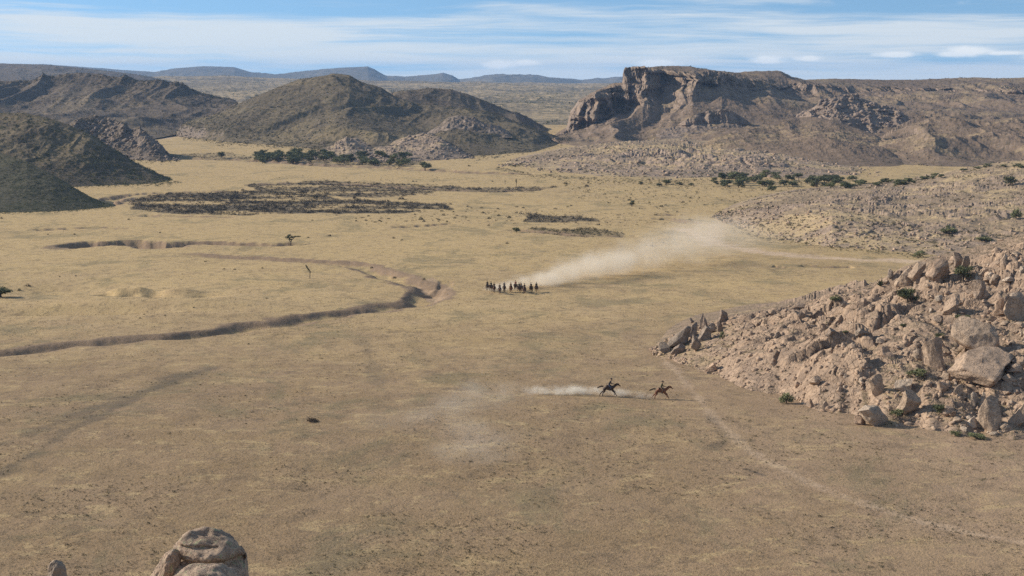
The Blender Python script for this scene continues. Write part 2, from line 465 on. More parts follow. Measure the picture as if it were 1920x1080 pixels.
DARKS = [(P2((1330, 780), (1352, 806), (1356, 826), (1335, 840)), 0.7, 0.4), (P2((1350, 820), (1410, 826)), 0.5, 0.5), (P2((1395, 878), (1430, 890)), 0.5, 0.7), (P2((-60, 918), (0, 888), (90, 832), (180, 782), (240, 750), (285, 728), (370, 698)), 1.3, 0.62),
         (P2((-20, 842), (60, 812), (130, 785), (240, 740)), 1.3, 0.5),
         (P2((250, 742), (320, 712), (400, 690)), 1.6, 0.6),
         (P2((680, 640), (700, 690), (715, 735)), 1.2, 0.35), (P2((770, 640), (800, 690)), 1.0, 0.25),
         (P2((1060, 545), (1150, 531), (1200, 523)), 2.5, 0.35)]  # this last streak is the dust cloud's shadow, painted into the ground colour
# burnt / brushy dark ground, as polygons in plan
def inside(X, Y, poly):
    r = np.zeros(X.shape, bool)
    n = len(poly)
    for i in range(n):
        x0, y0 = poly[i]; x1, y1 = poly[(i+1) % n]
        if y0 == y1: continue
        c = ((y0 > Y) != (y1 > Y)) & (X < (x1 - x0) * (Y - y0) / (y1 - y0) + x0)
        r ^= c
    return r
THICKETS = [P2((225, 385), (290, 366), (420, 359), (560, 360), (640, 376), (845, 384), (838, 396), (700, 400), (520, 404), (380, 402), (270, 396)),
            P2((460, 346), (600, 341), (760, 346), (900, 352), (1045, 352), (960, 361), (830, 362), (700, 374), (560, 366), (470, 358)),
            P2((975, 402), (1080, 404), (1140, 416), (1080, 420), (990, 414)),
            P2((970, 427), (1060, 433), (1165, 434), (1165, 442), (1080, 444), (975, 434)),
            P2((480, 298), (560, 286), (700, 292), (760, 300), (800, 306), (760, 318), (620, 312)),
            P2((300, 290), (420, 288), (500, 296), (420, 300), (320, 298))]
THICK_W = [1.0, 0.75, 0.8, 0.55, 0.8, 0.5]


def ground_fn(X, Y, full=False):
    z = base(Y)
    z = z + 0.55 * fbm(X / 70, Y / 90, 0, 3) + 0.22 * fbm(X / 14, Y / 14, 3.3, 3) * sstep(900, 300, Y)
    z = z + 2.0 * fbm(X / 400, Y / 400, 7, 2) * sstep(600, 1500, Y)
    bank = np.zeros(X.shape); darkm = np.zeros(X.shape)
    nz = fbm(X / 9, Y / 9, 5.0, 4)
    nz2 = fbm(X / 24, Y / 24, 15.0, 3)
    for pts, w0, w1, d0, d1 in GULLIES:
        px = np.array([p[0] for p in pts]); py = np.array([p[1] for p in pts])
        mk = (X > px.min() - 40) & (X < px.max() + 40) & (Y > py.min() - 40) & (Y < py.max() + 40)
        if not mk.any(): continue
        d, u = poly_dist(X[mk], Y[mk], pts)
        wd = (w0 + (w1 - w0) * u); dp = (d0 + (d1 - d0) * u) * sstep(0, 0.04, u + 0.01) * sstep(1.0, 0.93, u)
        d = d + nz[mk] * wd * 0.55
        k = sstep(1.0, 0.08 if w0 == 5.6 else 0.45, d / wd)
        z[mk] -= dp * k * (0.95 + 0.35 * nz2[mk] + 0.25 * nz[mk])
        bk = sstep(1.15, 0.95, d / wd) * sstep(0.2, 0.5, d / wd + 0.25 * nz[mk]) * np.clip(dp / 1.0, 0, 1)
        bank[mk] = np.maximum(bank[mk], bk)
    for px, py, rx, ry, h in BUMPS:
        bx, by = gp(px, py)
        r2 = ((X - bx) / rx)**2 + ((Y - by) / ry)**2
        z = z + h * np.exp(-r2 * 1.5)
    if not full: return z
    path = np.zeros(X.shape); nz2 = fbm(X / 5, Y / 5, 21.0, 4)
    for pts, wd, a in PATHS:
        d, u = poly_dist(X, Y, smooth_poly(pts))
        path = np.maximum(path, a * sstep(1.6, 0.2, (d + (nz + nz2) * wd * 1.0) / wd))
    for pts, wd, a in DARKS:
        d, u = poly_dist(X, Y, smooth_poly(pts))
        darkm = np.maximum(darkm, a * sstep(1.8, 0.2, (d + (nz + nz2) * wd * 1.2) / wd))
    for poly, a in zip(THICKETS, THICK_W):
        wx = X + 9 * fbm(X / 22, Y / 30, 1.5, 3); wy = Y + 26 * fbm(X / 26, Y / 40, 9.5, 3)
        darkm = np.maximum(darkm, a * inside(wx, wy, poly) * sstep(-0.35, 0.05, fbm(X / 45, Y / 13, 4.4, 4)))
    # cover: straw-coloured further out, browner trampled grass near the camera's hill
    straw = 0.02 + 0.74 * sstep(250, 430, Y + 18 * fbm(X / 60, Y / 60, 2, 2)) + 0.15 * sstep(500, 700, Y)
    straw = straw + 0.22 * sstep(60, -40, X) * sstep(300, 420, Y) + 0.32 * sstep(30, 90, X) * sstep(230, 170, Y) + 0.15 * sstep(20, 110, X) * sstep(300, 240, Y)
    pink = 0.18 + 0.5 * sstep(0, 80, X) * sstep(420, 300, Y) - 0.12 * sstep(400, 600, Y)
    pk2 = P2((810, 520), (850, 540), (830, 560), (800, 552), (780, 530))
    pink = np.where(inside(X, Y, pk2), 0.9, pink)
    return z, dict(bank=bank, path=path, dark=darkm, straw=straw, pink=pink)


u_in = np.linspace(-0.37, 0.37, 1040)
u_l = -0.37 - (np.geomspace(0.01, 0.6, 24)[::-1]); u_r = 0.37 + np.geomspace(0.01, 0.6, 24)
U = np.concatenate([u_l, u_in, u_r])
rows = gY(np.arange(1100, 155, -1.15))
rows = np.concatenate([np.linspace(-400, rows[0] - 2, 26), rows, np.linspace(rows[-1] * 1.02, 15200, 5)])
Yg, Ug = np.meshgrid(rows, U, indexing='ij')
Xg = Ug * (np.maximum(Yg, 60) + 7.0)
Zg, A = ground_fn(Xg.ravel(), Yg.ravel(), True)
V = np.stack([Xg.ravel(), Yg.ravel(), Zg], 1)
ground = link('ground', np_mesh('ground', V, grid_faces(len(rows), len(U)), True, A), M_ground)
tag(ground, 'dry grassy valley floor of straw and brown earth cut by gullies', 'ground', kind='structure')


# ------------------------------------------------------------------ terrain: hills
HILLS = []
def interp(pts, x):
    p = sorted(pts)
    return np.interp(x, [a for a, b in p], [b for a, b in p])


def loft(label, lines, seg, mat, step=1.3, back=0.6, amp=(3, 60), gul=(0, 60, 4.0), rough=(0.6, 8), cliff=None, rocky=0.3, seed=0.0, px0=None, px1=None, edge=0.0, blocks=None, taper=12.0, foot=0.0, sharp=None):
    """surface lofted through depth lines. lines: [(pts(px,py), Y)] with Y 'g' (on the plain), number or [(px,Y)]"""
    px0 = px0 if px0 is not None else max(min(a for a, b in l[0]) for l in lines)
    px1 = px1 if px1 is not None else min(max(a for a, b in l[0]) for l in lines)
    cx = np.arange(px0, px1 + step, step)
    rowsX, rowsY, rowsZ = [], [], []
    for pts, Yd in lines:
        py = interp(pts, cx)
        if not rowsY and foot: py = py + foot * 2 * fbm(cx / 45, 0 * cx, seed, 2)
        if isinstance(Yd, str): Yv = gY(py)
        elif isinstance(Yd, (list, tuple)): Yv = interp(Yd, cx)
        else: Yv = np.full(cx.shape, float(Yd))
        if rowsY: Yv = np.maximum(Yv, rowsY[-1] + 3.0)
        x, y, z = at(cx, py, Yv)
        if isinstance(Yd, str): z = base(Yv) - 0.8
        rowsX.append(x); rowsY.append(y); rowsZ.append(z)
    # back side
    L = np.maximum(60, (rowsY[-1] - rowsY[0])) * back + 40
    k = (rowsY[-1] + L) / rowsY[-1]
    rowsX.append(rowsX[-1] * k); rowsY.append(rowsY[-1] * k); rowsZ.append(base(rowsY[-1]) - 2 + 0 * k)
    seg = list(seg) + [24]
    GX, GY, GZ, T = [], [], [], []
    n = len(rowsX) - 1
    for i in range(n):
        m = seg[i]
        for j in range(m + (1 if i == n - 1 else 0)):
            u = j / m
            GX.append(rowsX[i] * (1-u) + rowsX[i+1] * u); GY.append(rowsY[i] * (1-u) + rowsY[i+1] * u); GZ.append(rowsZ[i] * (1-u) + rowsZ[i+1] * u)
            T.append(i + u)
    GX = np.array(GX); GY = np.array(GY); GZ = np.array(GZ); T = np.array(T)[:, None] + 0 * GX
    # soften the kinks between the lines
    if cliff is None:
        for _ in range(5):
            Zs = GZ.copy(); Zs[1:-1] = (GZ[:-2] + 2 * GZ[1:-1] + GZ[2:]) / 4
            GZ = np.where(np.abs(T - (n - 1)) < 0.02, GZ, Zs)
    wgt = np.minimum(1, np.abs(T) * 2.2) * (1 - 0.8 * np.exp(-((T - (n-1)) / (0.10 if cliff is None else 0.8))**2))
    wgt = wgt * np.clip(np.minimum(cx - px0, px1 - cx) / taper, 0.06, 1)[None, :] if edge == 0 else wgt
    hgt = np.clip((GZ - base(GY)) / 6.0, 0.0, 1.0)
    a, s = amp
    dz = a * fbm(GX / s, GY / s, seed, 5) * wgt * hgt
    ga, gs, gl = gul
    if ga:
        wx = GX + gs * 0.8 * fbm(GX / gs / 2, GY / gs / 2, seed + 4, 3)
        dz = dz + ga * ridged(wx / gs, GY / (gs * gl), seed + 2, 4, 0.45) * wgt * hgt
    ra, rs = rough
    dz = dz + ra * ridged(GX / rs, GY / rs, seed + 8, 4, 0.6) * np.minimum(1, wgt + 0.2) * np.maximum(hgt, 0.08)
    GZ = GZ + dz
    rk = np.full(GX.shape, rocky)
    if blocks:
        ba, bs_ = blocks                      # bedrock knobs: plateaus with steep sides
        kn = 0
        for sc_i, am in ((1.0, 1.0), (0.42, 0.55), (0.22, 0.14)):
            L_ = bs_ * sc_i
            wx = (GX * 0.82 + GY * 0.57) / L_ + 0.35 * fbm(GX / L_, GY / L_, seed + 1, 3); wy = (GY * 0.82 - GX * 0.57) / (L_ * 1.8) + 0.35 * fbm(GX / L_, GY / L_, seed + 2, 3)
            f1, f2, cv, ox, oy = worley(wx, wy, seed + sc_i)
            slab = 0.45 + 0.55 * cv + (ox * 1.1 - oy * 0.5) * _h(np.floor(cv * 900).astype(np.int64), np.int64(5), np.int64(1))
            dome = np.sqrt(np.clip(1 - (f1 / 0.75)**2, 0, 1))
            edge_ = sstep(0.0, 0.16, f2 - f1)
            kn = kn + ba * am * np.clip(slab * 0.75 + dome * 0.55, 0, 1.6) * edge_ * (cv > -0.35)
        kn = kn * (0.25 + 0.75 * sstep(-0.22, 0.12, fbm(GX / bs_ / 3, GY / bs_ / 3, seed + 5, 3))) * (1 - 0.85 * np.exp(-((T - (n-1)) / 0.4)**2))
        GZ = GZ + kn * wgt * hgt
        rk = rocky * sstep(0.22, 0.62, kn / ba + 0.15 * fbm(GX / 3, GY / 3, 9, 3))
    if cliff:
        for ci, (amt, scx) in cliff.items():
            # buttresses: rows near line ci move towards and away from the viewer
            kk = np.exp(-((T - ci - 0.5) / 0.75)**2)
            bt = ridged(GX / scx, GZ / (scx * 2.5), seed + 3, 5, 0.6) + 0.5 * fbm(GX / (scx * 3), 0 * GX, seed, 2)
            GX = GX + amt * 0.35 * kk * fbm(GZ / 14, GX / 40, seed + 1, 4)
            GY = GY - amt * kk * bt - amt * 0.6 * kk * sstep(-0.1, 0.2, fbm(GX / 60, GZ / 9, seed + 9, 3))
            GZ = GZ + amt * 0.12 * kk * fbm(GX / 9, GZ / 5, seed, 3)
    V = np.stack([GX.ravel(), GY.ravel(), GZ.ravel()], 1)
    me = np_mesh('hill', V, grid_faces(*GX.shape), True, dict(rocky=rk.ravel()))
    if sharp: me.set_sharp_from_angle(angle=math.radians(sharp))
    o = link('hill', me, mat)
    tag(o, label, 'hill', kind='structure')
    HILLS.append(dict(o=o, X=GX, Y=GY, Z=GZ, T=T, n=n))
    return HILLS[-1]


E = 250
# far blue mountains
h_far = loft('distant blue mountain range along the skyline', [
    ([(-E, 168), (2200, 168)], 9000),
    ([(-E, 112), (0, 119), (80, 121), (160, 126), (230, 131), (290, 134), (330, 127), (380, 124), (440, 126), (470, 135), (520, 140), (590, 132), (640, 127), (690, 125), (702, 130), (725, 144), (760, 147), (800, 142), (830, 138), (848, 143), (860, 151), (890, 147), (930, 141), (1000, 141), (1040, 147), (1090, 152), (1130, 151), (1180, 149), (1300, 160), (2200, 160)], 12000)],
    [50], M_far, step=2.0, amp=(20, 900), gul=(26, 500, 3), rough=(5, 90), seed=1.0)
h_plat = loft('far plateau of golden grass dotted with bushes', [
    ([(-E, 244), (2200, 244)], 'g'),
    ([(-E, 196), (2200, 196)], 3400),
    ([(-E, 175), (300, 172), (900, 172), (1200, 175), (2200, 175)], 4600),
    ([(-E, 150), (200, 147), (300, 146), (420, 142), (500, 146), (700, 152), (900, 156), (1060, 160), (1180, 158), (1500, 158), (2200, 158)], 6500)],
    [40, 30, 30], M_plateau, step=2.0, amp=(12, 350), gul=(8, 260, 2.5), rough=(3, 40), rocky=0.1, seed=3.0)
h_lb = loft('dark wooded ridge at the far left', [
    ([(-E, 190), (330, 180)], 3900),
    ([(-E, 112), (0, 119), (60, 121), (110, 124), (160, 129), (220, 136), (270, 143), (330, 156)], 5200)],
    [60], M_hill_left, step=1.5, amp=(10, 300), gul=(10, 200, 3), rough=(3, 40), seed=4.0)
h_lr = loft('broad grey scrub hill at left with a rocky knob on top', [
    ([(-E, 268), (280, 262), (330, 252), (400, 222), (445, 194)], [(-E, 1650), (280, 1750), (445, 2150)]),
    ([(-E, 222), (100, 215), (280, 222), (400, 205), (445, 193)], [(-E, 2050), (445, 2250)]),
    ([(-E, 168), (40, 165), (100, 160), (180, 163), (215, 170), (330, 176), (400, 187), (445, 192)], [(-E, 2400), (445, 2300)]),
    ([(-E, 152), (0, 150), (70, 152), (100, 143), (112, 139), (150, 137), (185, 139), (205, 145), (222, 153), (330, 164), (400, 181), (445, 191)], [(-E, 2480), (445, 2320)])],
    [60, 50, 30], M_hill_left, step=1.2, amp=(9, 180), gul=(17, 130, 4), rough=(2.0, 24), rocky=0.3, seed=6.0)
h_cb = loft('low ridge behind the central hill, falling to the right', [
    ([(690, 250), (1070, 262)], 1850),
    ([(690, 190), (740, 175), (800, 167), (845, 168), (880, 178), (920, 195), (960, 214), (1000, 233), (1040, 248), (1070, 261)], 2100)],
    [60], M_hill_left, step=1.2, amp=(6, 120), gul=(9, 80, 4), rough=(1.0, 18), seed=8.0)
h_c = loft('large rounded scrub hill in the middle of the valley', [
    ([(330, 258), (420, 268), (520, 274), (640, 286), (760, 292), (880, 292), (1000, 286), (1068, 264)], 'g'),
    ([(330, 252), (400, 240), (520, 235), (640, 235), (760, 240), (880, 240), (1000, 250), (1068, 263)], [(330, 1870), (420, 1790), (600, 1700), (1068, 1760)]),
    ([(330, 246), (400, 217), (460, 190), (520, 165), (560, 151), (600, 145), (625, 138), (655, 141), (680, 155), (715, 166), (745, 185), (790, 195), (850, 205), (900, 215), (960, 235), (1010, 250), (1068, 262)], [(330, 1900), (600, 2020), (1068, 1800)])],
    [80, 90], M_hill_green, step=1.1, amp=(8, 150), gul=(9, 105, 4), rough=(1.5, 18), rocky=0.2, seed=9.0)
h_ck = loft('dark rocky knob on the right flank of the central hill', [
    ([(790, 262), (960, 258)], 1600),
    ([(790, 256), (825, 236), (838, 222), (860, 217), (890, 220), (905, 230), (935, 238), (960, 252)], 1680)],
    [40], M_hill_left, step=1.1, amp=(2, 40), gul=(3, 25, 3), rough=(2.5, 9), rocky=0.9, seed=10.0)
h_kn = loft('small reddish rocky knoll before the central hill', [
    ([(560, 298), (640, 303), (700, 306), (800, 303), (890, 297)], 'g'),
    ([(560, 296), (620, 276), (650, 258), (668, 264), (700, 274), (740, 263), (775, 254), (800, 250), (822, 256), (845, 272), (890, 296)], [(560, 1420), (650, 1540), (800, 1560), (890, 1430)])],
    [80], M_rocky, step=1.0, amp=(3, 50), gul=(2.5, 30, 3), rough=(1.6, 11), rocky=0.8, seed=12.0, taper=40)
SAW = [(1030, 1790), (1064, 1870), (1084, 1855), (1112, 1838), (1135, 1862), (1157, 1882), (1180, 1872), (1205, 1855), (1218, 1880), (1236, 1915), (1262, 1895), (1298, 1868), (1312, 1885), (1332, 1910), (1352, 1895), (1366, 1925), (1400, 2000), (1500, 2120), (1600, 2240), (2200, 2240)]
SAW2 = [(a, b + 14 + (25 if a > 1157 else 0)) for a, b in SAW]
h_me = loft('broad cliff topped mesa rising at right', [
    ([(1030, 268), (1100, 275), (1300, 285), (1500, 300), (1700, 318), (2200, 330)], 'g'),
    ([(1030, 263), (1100, 258), (1200, 246), (1300, 238), (1450, 235), (1600, 240), (1750, 240), (2200, 240)], [(1030, 1700), (1200, 1720), (1600, 1750), (2200, 1750)]),
    ([(1030, 262), (1064, 248), (1100, 240), (1130, 226), (1157, 212), (1170, 214), (1200, 200), (1225, 180), (1245, 168), (1300, 163), (1350, 170), (1400, 168), (1440, 160), (1500, 168), (1600, 178), (1750, 180), (2200, 175)], SAW),
    ([(1030, 260), (1062, 242), (1070, 212), (1085, 192), (1120, 173), (1150, 163), (1165, 162), (1172, 135), (1190, 130), (1225, 130), (1260, 132), (1320, 139), (1370, 148), (1400, 150), (1440, 150), (1500, 160), (1600, 168), (1750, 168), (2200, 165)], SAW2),
    ([(1030, 259), (1062, 238), (1070, 207), (1085, 187), (1120, 169), (1150, 160), (1165, 158), (1172, 133), (1200, 127), (1240, 124), (1290, 126), (1330, 132), (1370, 134), (1440, 132), (1465, 135), (1485, 144), (1510, 148), (1580, 148), (1650, 150), (1720, 151), (1780, 148), (1850, 145), (1920, 145), (2200, 140)], [(1030, 1800), (1066, 1960), (1180, 2080), (1400, 2280), (1600, 2450), (2200, 2500)])],
    [60, 70, 50, 16], M_mesa, step=1.0, amp=(7, 120), gul=(9, 85, 4), rough=(1.5, 18), cliff={2: (26, 17)}, rocky=0.3, seed=14.0)
h_kb = loft('dark craggy rock outcrop on the slope right of the mesa', [
    ([(1470, 262), (1740, 262)], 1620),
    ([(1470, 240), (1520, 220), (1560, 210), (1620, 212), (1680, 225), (1740, 250)], 1690),
    ([(1470, 236), (1500, 215), (1528, 197), (1545, 184), (1575, 176), (1600, 176), (1618, 186), (1650, 194), (1670, 203), (1690, 215), (1740, 246)], 1730)],
    [50, 36], M_mesa, step=1.0, amp=(4, 50), gul=(9, 34, 3), rough=(2.6, 14), cliff={1: (14, 20)}, rocky=1.0, seed=16.0)
h_cr = loft('short dark cliff band on the lower mesa slope', [
    ([(1230, 262), (1420, 262)], 1640),
    ([(1230, 250), (1270, 243), (1300, 236), (1350, 232), (1380, 232), (1420, 250)], 1700),
    ([(1230, 246), (1268, 236), (1290, 222), (1320, 209), (1350, 205), (1372, 208), (1395, 222), (1420, 246)], 1708)],
    [30, 30], M_mesa, step=1.0, amp=(1, 50), gul=(2, 34, 3), rough=(1.5, 10), cliff={1: (8, 12)}, rocky=1.0, seed=17.0)
h_fh = loft('smooth brown hill below the craggy outcrop', [
    ([(1290, 292), (1400, 302), (1500, 312), (1600, 318), (1760, 322)], 'g'),
    ([(1290, 288), (1340, 262), (1400, 242), (1450, 229), (1500, 220), (1530, 219), (1560, 224), (1600, 238), (1640, 252), (1680, 272), (1720, 298), (1760, 320)], [(1290, 1450), (1340, 1480), (1500, 1600), (1760, 1400)])],
    [90], M_mesa, step=1.0, amp=(4, 90), gul=(3.5, 60, 5), rough=(1.5, 12), rocky=0.2, seed=20.0)
h_er = loft('eroded gullied hillside at far right', [
    ([(1600, 300), (1700, 312), (1760, 318), (1840, 318), (2200, 330)], 'g'),
    ([(1600, 292), (1660, 258), (1700, 240), (1740, 228), (1790, 224), (1840, 230), (1890, 224), (1960, 226), (2200, 215)], [(1600, 1450), (1750, 1580), (2200, 1580)])],
    [100], M_mesa, step=1.0, amp=(5, 90), gul=(13, 62, 4), rough=(1.8, 14), rocky=0.25, seed=22.0, edge=1)
h_lo = loft('low rise of pinkish rocks in the middle distance', [
    ([(930, 316), (1000, 330), (1120, 338), (1260, 342), (1400, 336), (1600, 345), (1760, 345), (2000, 340)], 'g'),
    ([(930, 314), (1000, 314), (1120, 312), (1260, 310), (1400, 310), (1600, 322), (1760, 332), (2000, 330)], [(930, 1250), (1120, 1210), (1300, 1190), (2000, 1130)]),
    ([(930, 312), (960, 302), (1050, 284), (1150, 272), (1280, 263), (1360, 268), (1440, 280), (1560, 296), (1680, 306), (1760, 318), (2000, 325)], [(930, 1275), (1050, 1420), (1300, 1560), (1560, 1370), (2000, 1220)])],
    [70, 80], M_rocky, step=1.0, amp=(3, 60), gul=(1.5, 40, 2), rough=(1.1, 9), rocky=0.9, seed=24.0, blocks=(2.6, 19), taper=60, sharp=35)
h_r6 = loft('stony hillside dotted with shrubs at right', [
    ([(1335, 409), (1370, 430), (1440, 449), (1560, 466), (1700, 479), (1920, 500), (2250, 520)], 'g'),
    ([(1335, 407), (1400, 406), (1560, 412), (1700, 414), (1920, 400), (2250, 390)], [(1335, 760), (1560, 650), (1920, 640), (2250, 640)]),
    ([(1335, 404), (1400, 382), (1480, 364), (1600, 349), (1700, 336), (1800, 316), (1880, 304), (1960, 298), (2250, 285)], [(1335, 780), (1480, 840), (1700, 880), (2250, 880)])],
    [110, 110], M_rocky, step=1.0, amp=(2.2, 60), gul=(0.8, 30, 2), rough=(0.4, 6), rocky=0.8, seed=26.0, blocks=(0.9, 9), taper=80, sharp=30)
h_l8 = loft('dark green sloping hill at the left edge, nearest of the left hills', [
    ([(-E, 404), (0, 399), (100, 397), (205, 391), (214, 389)], 'g'),
    ([(-E, 250), (-100, 262), (0, 287), (50, 302), (100, 328), (150, 358), (190, 380), (214, 388)], [(-E, 930), (0, 900), (214, 835)])],
    [140], M_hill_dark, step=1.0, amp=(2.0, 60), gul=(1.2, 45, 4), rough=(0.4, 8), rocky=0.1, seed=28.0)
h_l9 = loft('olive hill with bushes and a dark right flank, second of the left hills', [
    ([(-E, 360), (0, 356), (100, 352), (200, 348), (290, 345), (332, 341)], 'g'),
    ([(-E, 200), (0, 212), (50, 212), (90, 222), (130, 236), (170, 255), (200, 275), (230, 294), (265, 314), (300, 329), (332, 340)], [(-E, 1170), (60, 1150), (332, 1090)])],
    [140], M_hill_green, step=1.0, amp=(4, 70), gul=(4, 50, 4), rough=(1.0, 10), rocky=0.25, seed=30.0)
h_l10 = loft('small rocky peak behind the olive hill at left', [
    ([(80, 300), (200, 298), (300, 302), (338, 301)], 'g'),
    ([(80, 250), (110, 238), (140, 227), (175, 219), (205, 221), (232, 232), (245, 243), (262, 238), (282, 256), (300, 274), (318, 290), (338, 300)], [(80, 1440), (200, 1470), (338, 1385)])],
    [100], M_hill_left, step=1.0, amp=(3, 50), gul=(5, 34, 4), rough=(2.6, 11), rocky=0.7, seed=32.0)
h_n = loft('near granite hillside strewn with pink boulders at right', [
    ([(1222, 664), (1260, 676), (1330, 706), (1440, 742), (1560, 768), (1650, 797), (1780, 815), (1920, 830), (2300, 870)], 'g'),
    ([(1222, 660), (1300, 650), (1400, 668), (1560, 690), (1700, 700), (1920, 705), (2300, 700)], [(1222, 318), (1300, 313), (1400, 290), (1560, 263), (1700, 250), (1920, 245), (2300, 240)]),
    ([(1222, 657), (1300, 622), (1400, 610), (1560, 610), (1700, 590), (1920, 570), (2300, 545)], [(1222, 323), (1300, 330), (1400, 322), (1560, 302), (1700, 288), (1920, 283), (2300, 280)]),
    ([(1222, 654), (1260, 632), (1300, 612), (1350, 600), (1400, 592), (1460, 580), (1560, 557), (1640, 536), (1690, 503), (1740, 484), (1800, 470), (1860, 455), (1920, 438), (2300, 395)], [(1222, 328), (1300, 344), (1400, 350), (1560, 350), (1700, 344), (1920, 338), (2300, 335)])],
    [120, 110, 110], M_near, step=0.9, amp=(1.6, 24), gul=(1.0, 15, 1.3), rough=(0.30, 2.4), rocky=1.0, seed=34.0, blocks=(2.1, 8.0), taper=300.0, foot=6, sharp=28)

# the camera's own hill, below the frame
def cam_hill():
    ang = np.linspace(-math.pi, math.pi, 97); r = np.concatenate([np.linspace(0, 60, 50), np.linspace(62, 200, 50)])
    R, Aa = np.meshgrid(r, ang, indexing='ij')
    X = R * np.sin(Aa); Y = R * np.cos(Aa)
    z = 51.8 - np.maximum(0, R - 1.5) * 0.335 - 0.0006 * R**2
    z = z + 0.35 * fbm(X / 9, Y / 9, 2, 4) * sstep(3, 12, R) * sstep(200, 120, R)
    V = np.stack([X.ravel(), Y.ravel(), z.ravel()], 1)
    V[:, 2] = np.maximum(V[:, 2], -3)
    return V, grid_faces(*R.shape)[:, ::-1]
Vc, Fcc = cam_hill()
och = link('hill', np_mesh('hill', Vc, Fcc, True, dict(rocky=np.full(len(Vc), 0.6))), M_near)
tag(och, 'steep rocky hill below the viewpoint, under the frame', 'hill', kind='structure')

bpy.context.view_layer.update()
DG = bpy.context.evaluated_depsgraph_get()
def cast(px, py):
    x, y, z = at(px, py, 100.0)
    d = Vector((float(x), float(y), float(z) - CAM_H)).normalized()
    o = Vector((0, 0, CAM_H)) + d * 60
    hit, loc, nor, idx, ob, mw = sc.ray_cast(DG, o, d)
    return (loc, nor, ob) if hit else (None, None, None)


def drop(x, y):
    hit, loc, nor, idx, ob, mw = sc.ray_cast(DG, Vector((x, y, 400)), Vector((0, 0, -1)))
    return (loc, nor, ob) if hit else (None, None, None)


# ------------------------------------------------------------------ rocks
def ico(sub):
    import bmesh
    bm = bmesh.new(); bmesh.ops.create_icosphere(bm, subdivisions=sub, radius=1.0)
    bm.verts.ensure_lookup_table()
    V = np.array([v.co[:] for v in bm.verts]); Fc = np.array([[v.index for v in f.verts] for f in bm.faces])
    bm.free()
    return V, Fc
ICO = {k: ico(k) for k in (1, 2, 3, 4, 5)}


def rock_verts(sub, seed, cuts=12, lo=0.55, hi=0.92, nz=0.10, ns=1.7, dims=(1, 1, 1)):
    r = np.random.RandomState(seed)
    V = ICO[sub][0].copy()
    for _ in range(cuts):
        n = r.normal(size=3); n /= np.linalg.norm(n)
        d = r.uniform(lo, hi)
        k = np.maximum(0, V @ n - d)
        V = V - k[:, None] * n[None, :] * 0.93
    nn = V / np.linalg.norm(V, axis=1)[:, None]
    V = V + nn * (nz * fbm(V[:, 0] * ns + seed, V[:, 1] * ns, V[:, 2] * ns, 4, 0.55))[:, None]
    V = V + nn * (nz * 0.5 * ridged(V[:, 0] * ns * 2.2 + seed, V[:, 1] * ns * 2.2, V[:, 2] * ns * 2.2, 3, 0.5))[:, None]
    lowm = np.clip(-V[:, 2], 0, 1)
    V[:, :2] *= (1 + 0.75 * lowm)[:, None]
    return V * np.array(dims)[None, :]


def rock_mesh(sub, seed, mat, **kw):
    V = rock_verts(sub, seed, **kw)
    me = np_mesh('boulder', V, ICO[sub][1], True)
    me.set_sharp_from_angle(angle=math.radians(24))
    me.materials.append(mat)
    return me

BT = [rock_mesh(4, 100 + i, M_rock if i % 4 else M_rock_pale, cuts=10 + i, nz=0.12) for i in range(12)]
BT_tall = [rock_mesh(4, 200 + i, M_rock, cuts=14, lo=0.4, hi=0.85, nz=0.10) for i in range(5)]


def place_rock(me, loc, size, label, group=None, rz=None, tilt=0.25, sink=0.25, name='boulder', dims=(1, 1, 1), rx=None, ry=None):
    o = bpy.data.objects.new(name, me); C.objects.link(o)
    o.location = (loc[0], loc[1], loc[2] + size * dims[2] * (1 - 2 * sink) * 0.9)
    o.rotation_euler = (random.uniform(-tilt, tilt) if rx is None else rx, random.uniform(-tilt, tilt) if ry is None else ry, random.uniform(0, 6.28) if rz is None else rz)
    o.scale = (size * dims[0], size * dims[1], size * dims[2])
    tag(o, label, 'boulder', group)
    return o


def mpp(Y):
    return Y / F
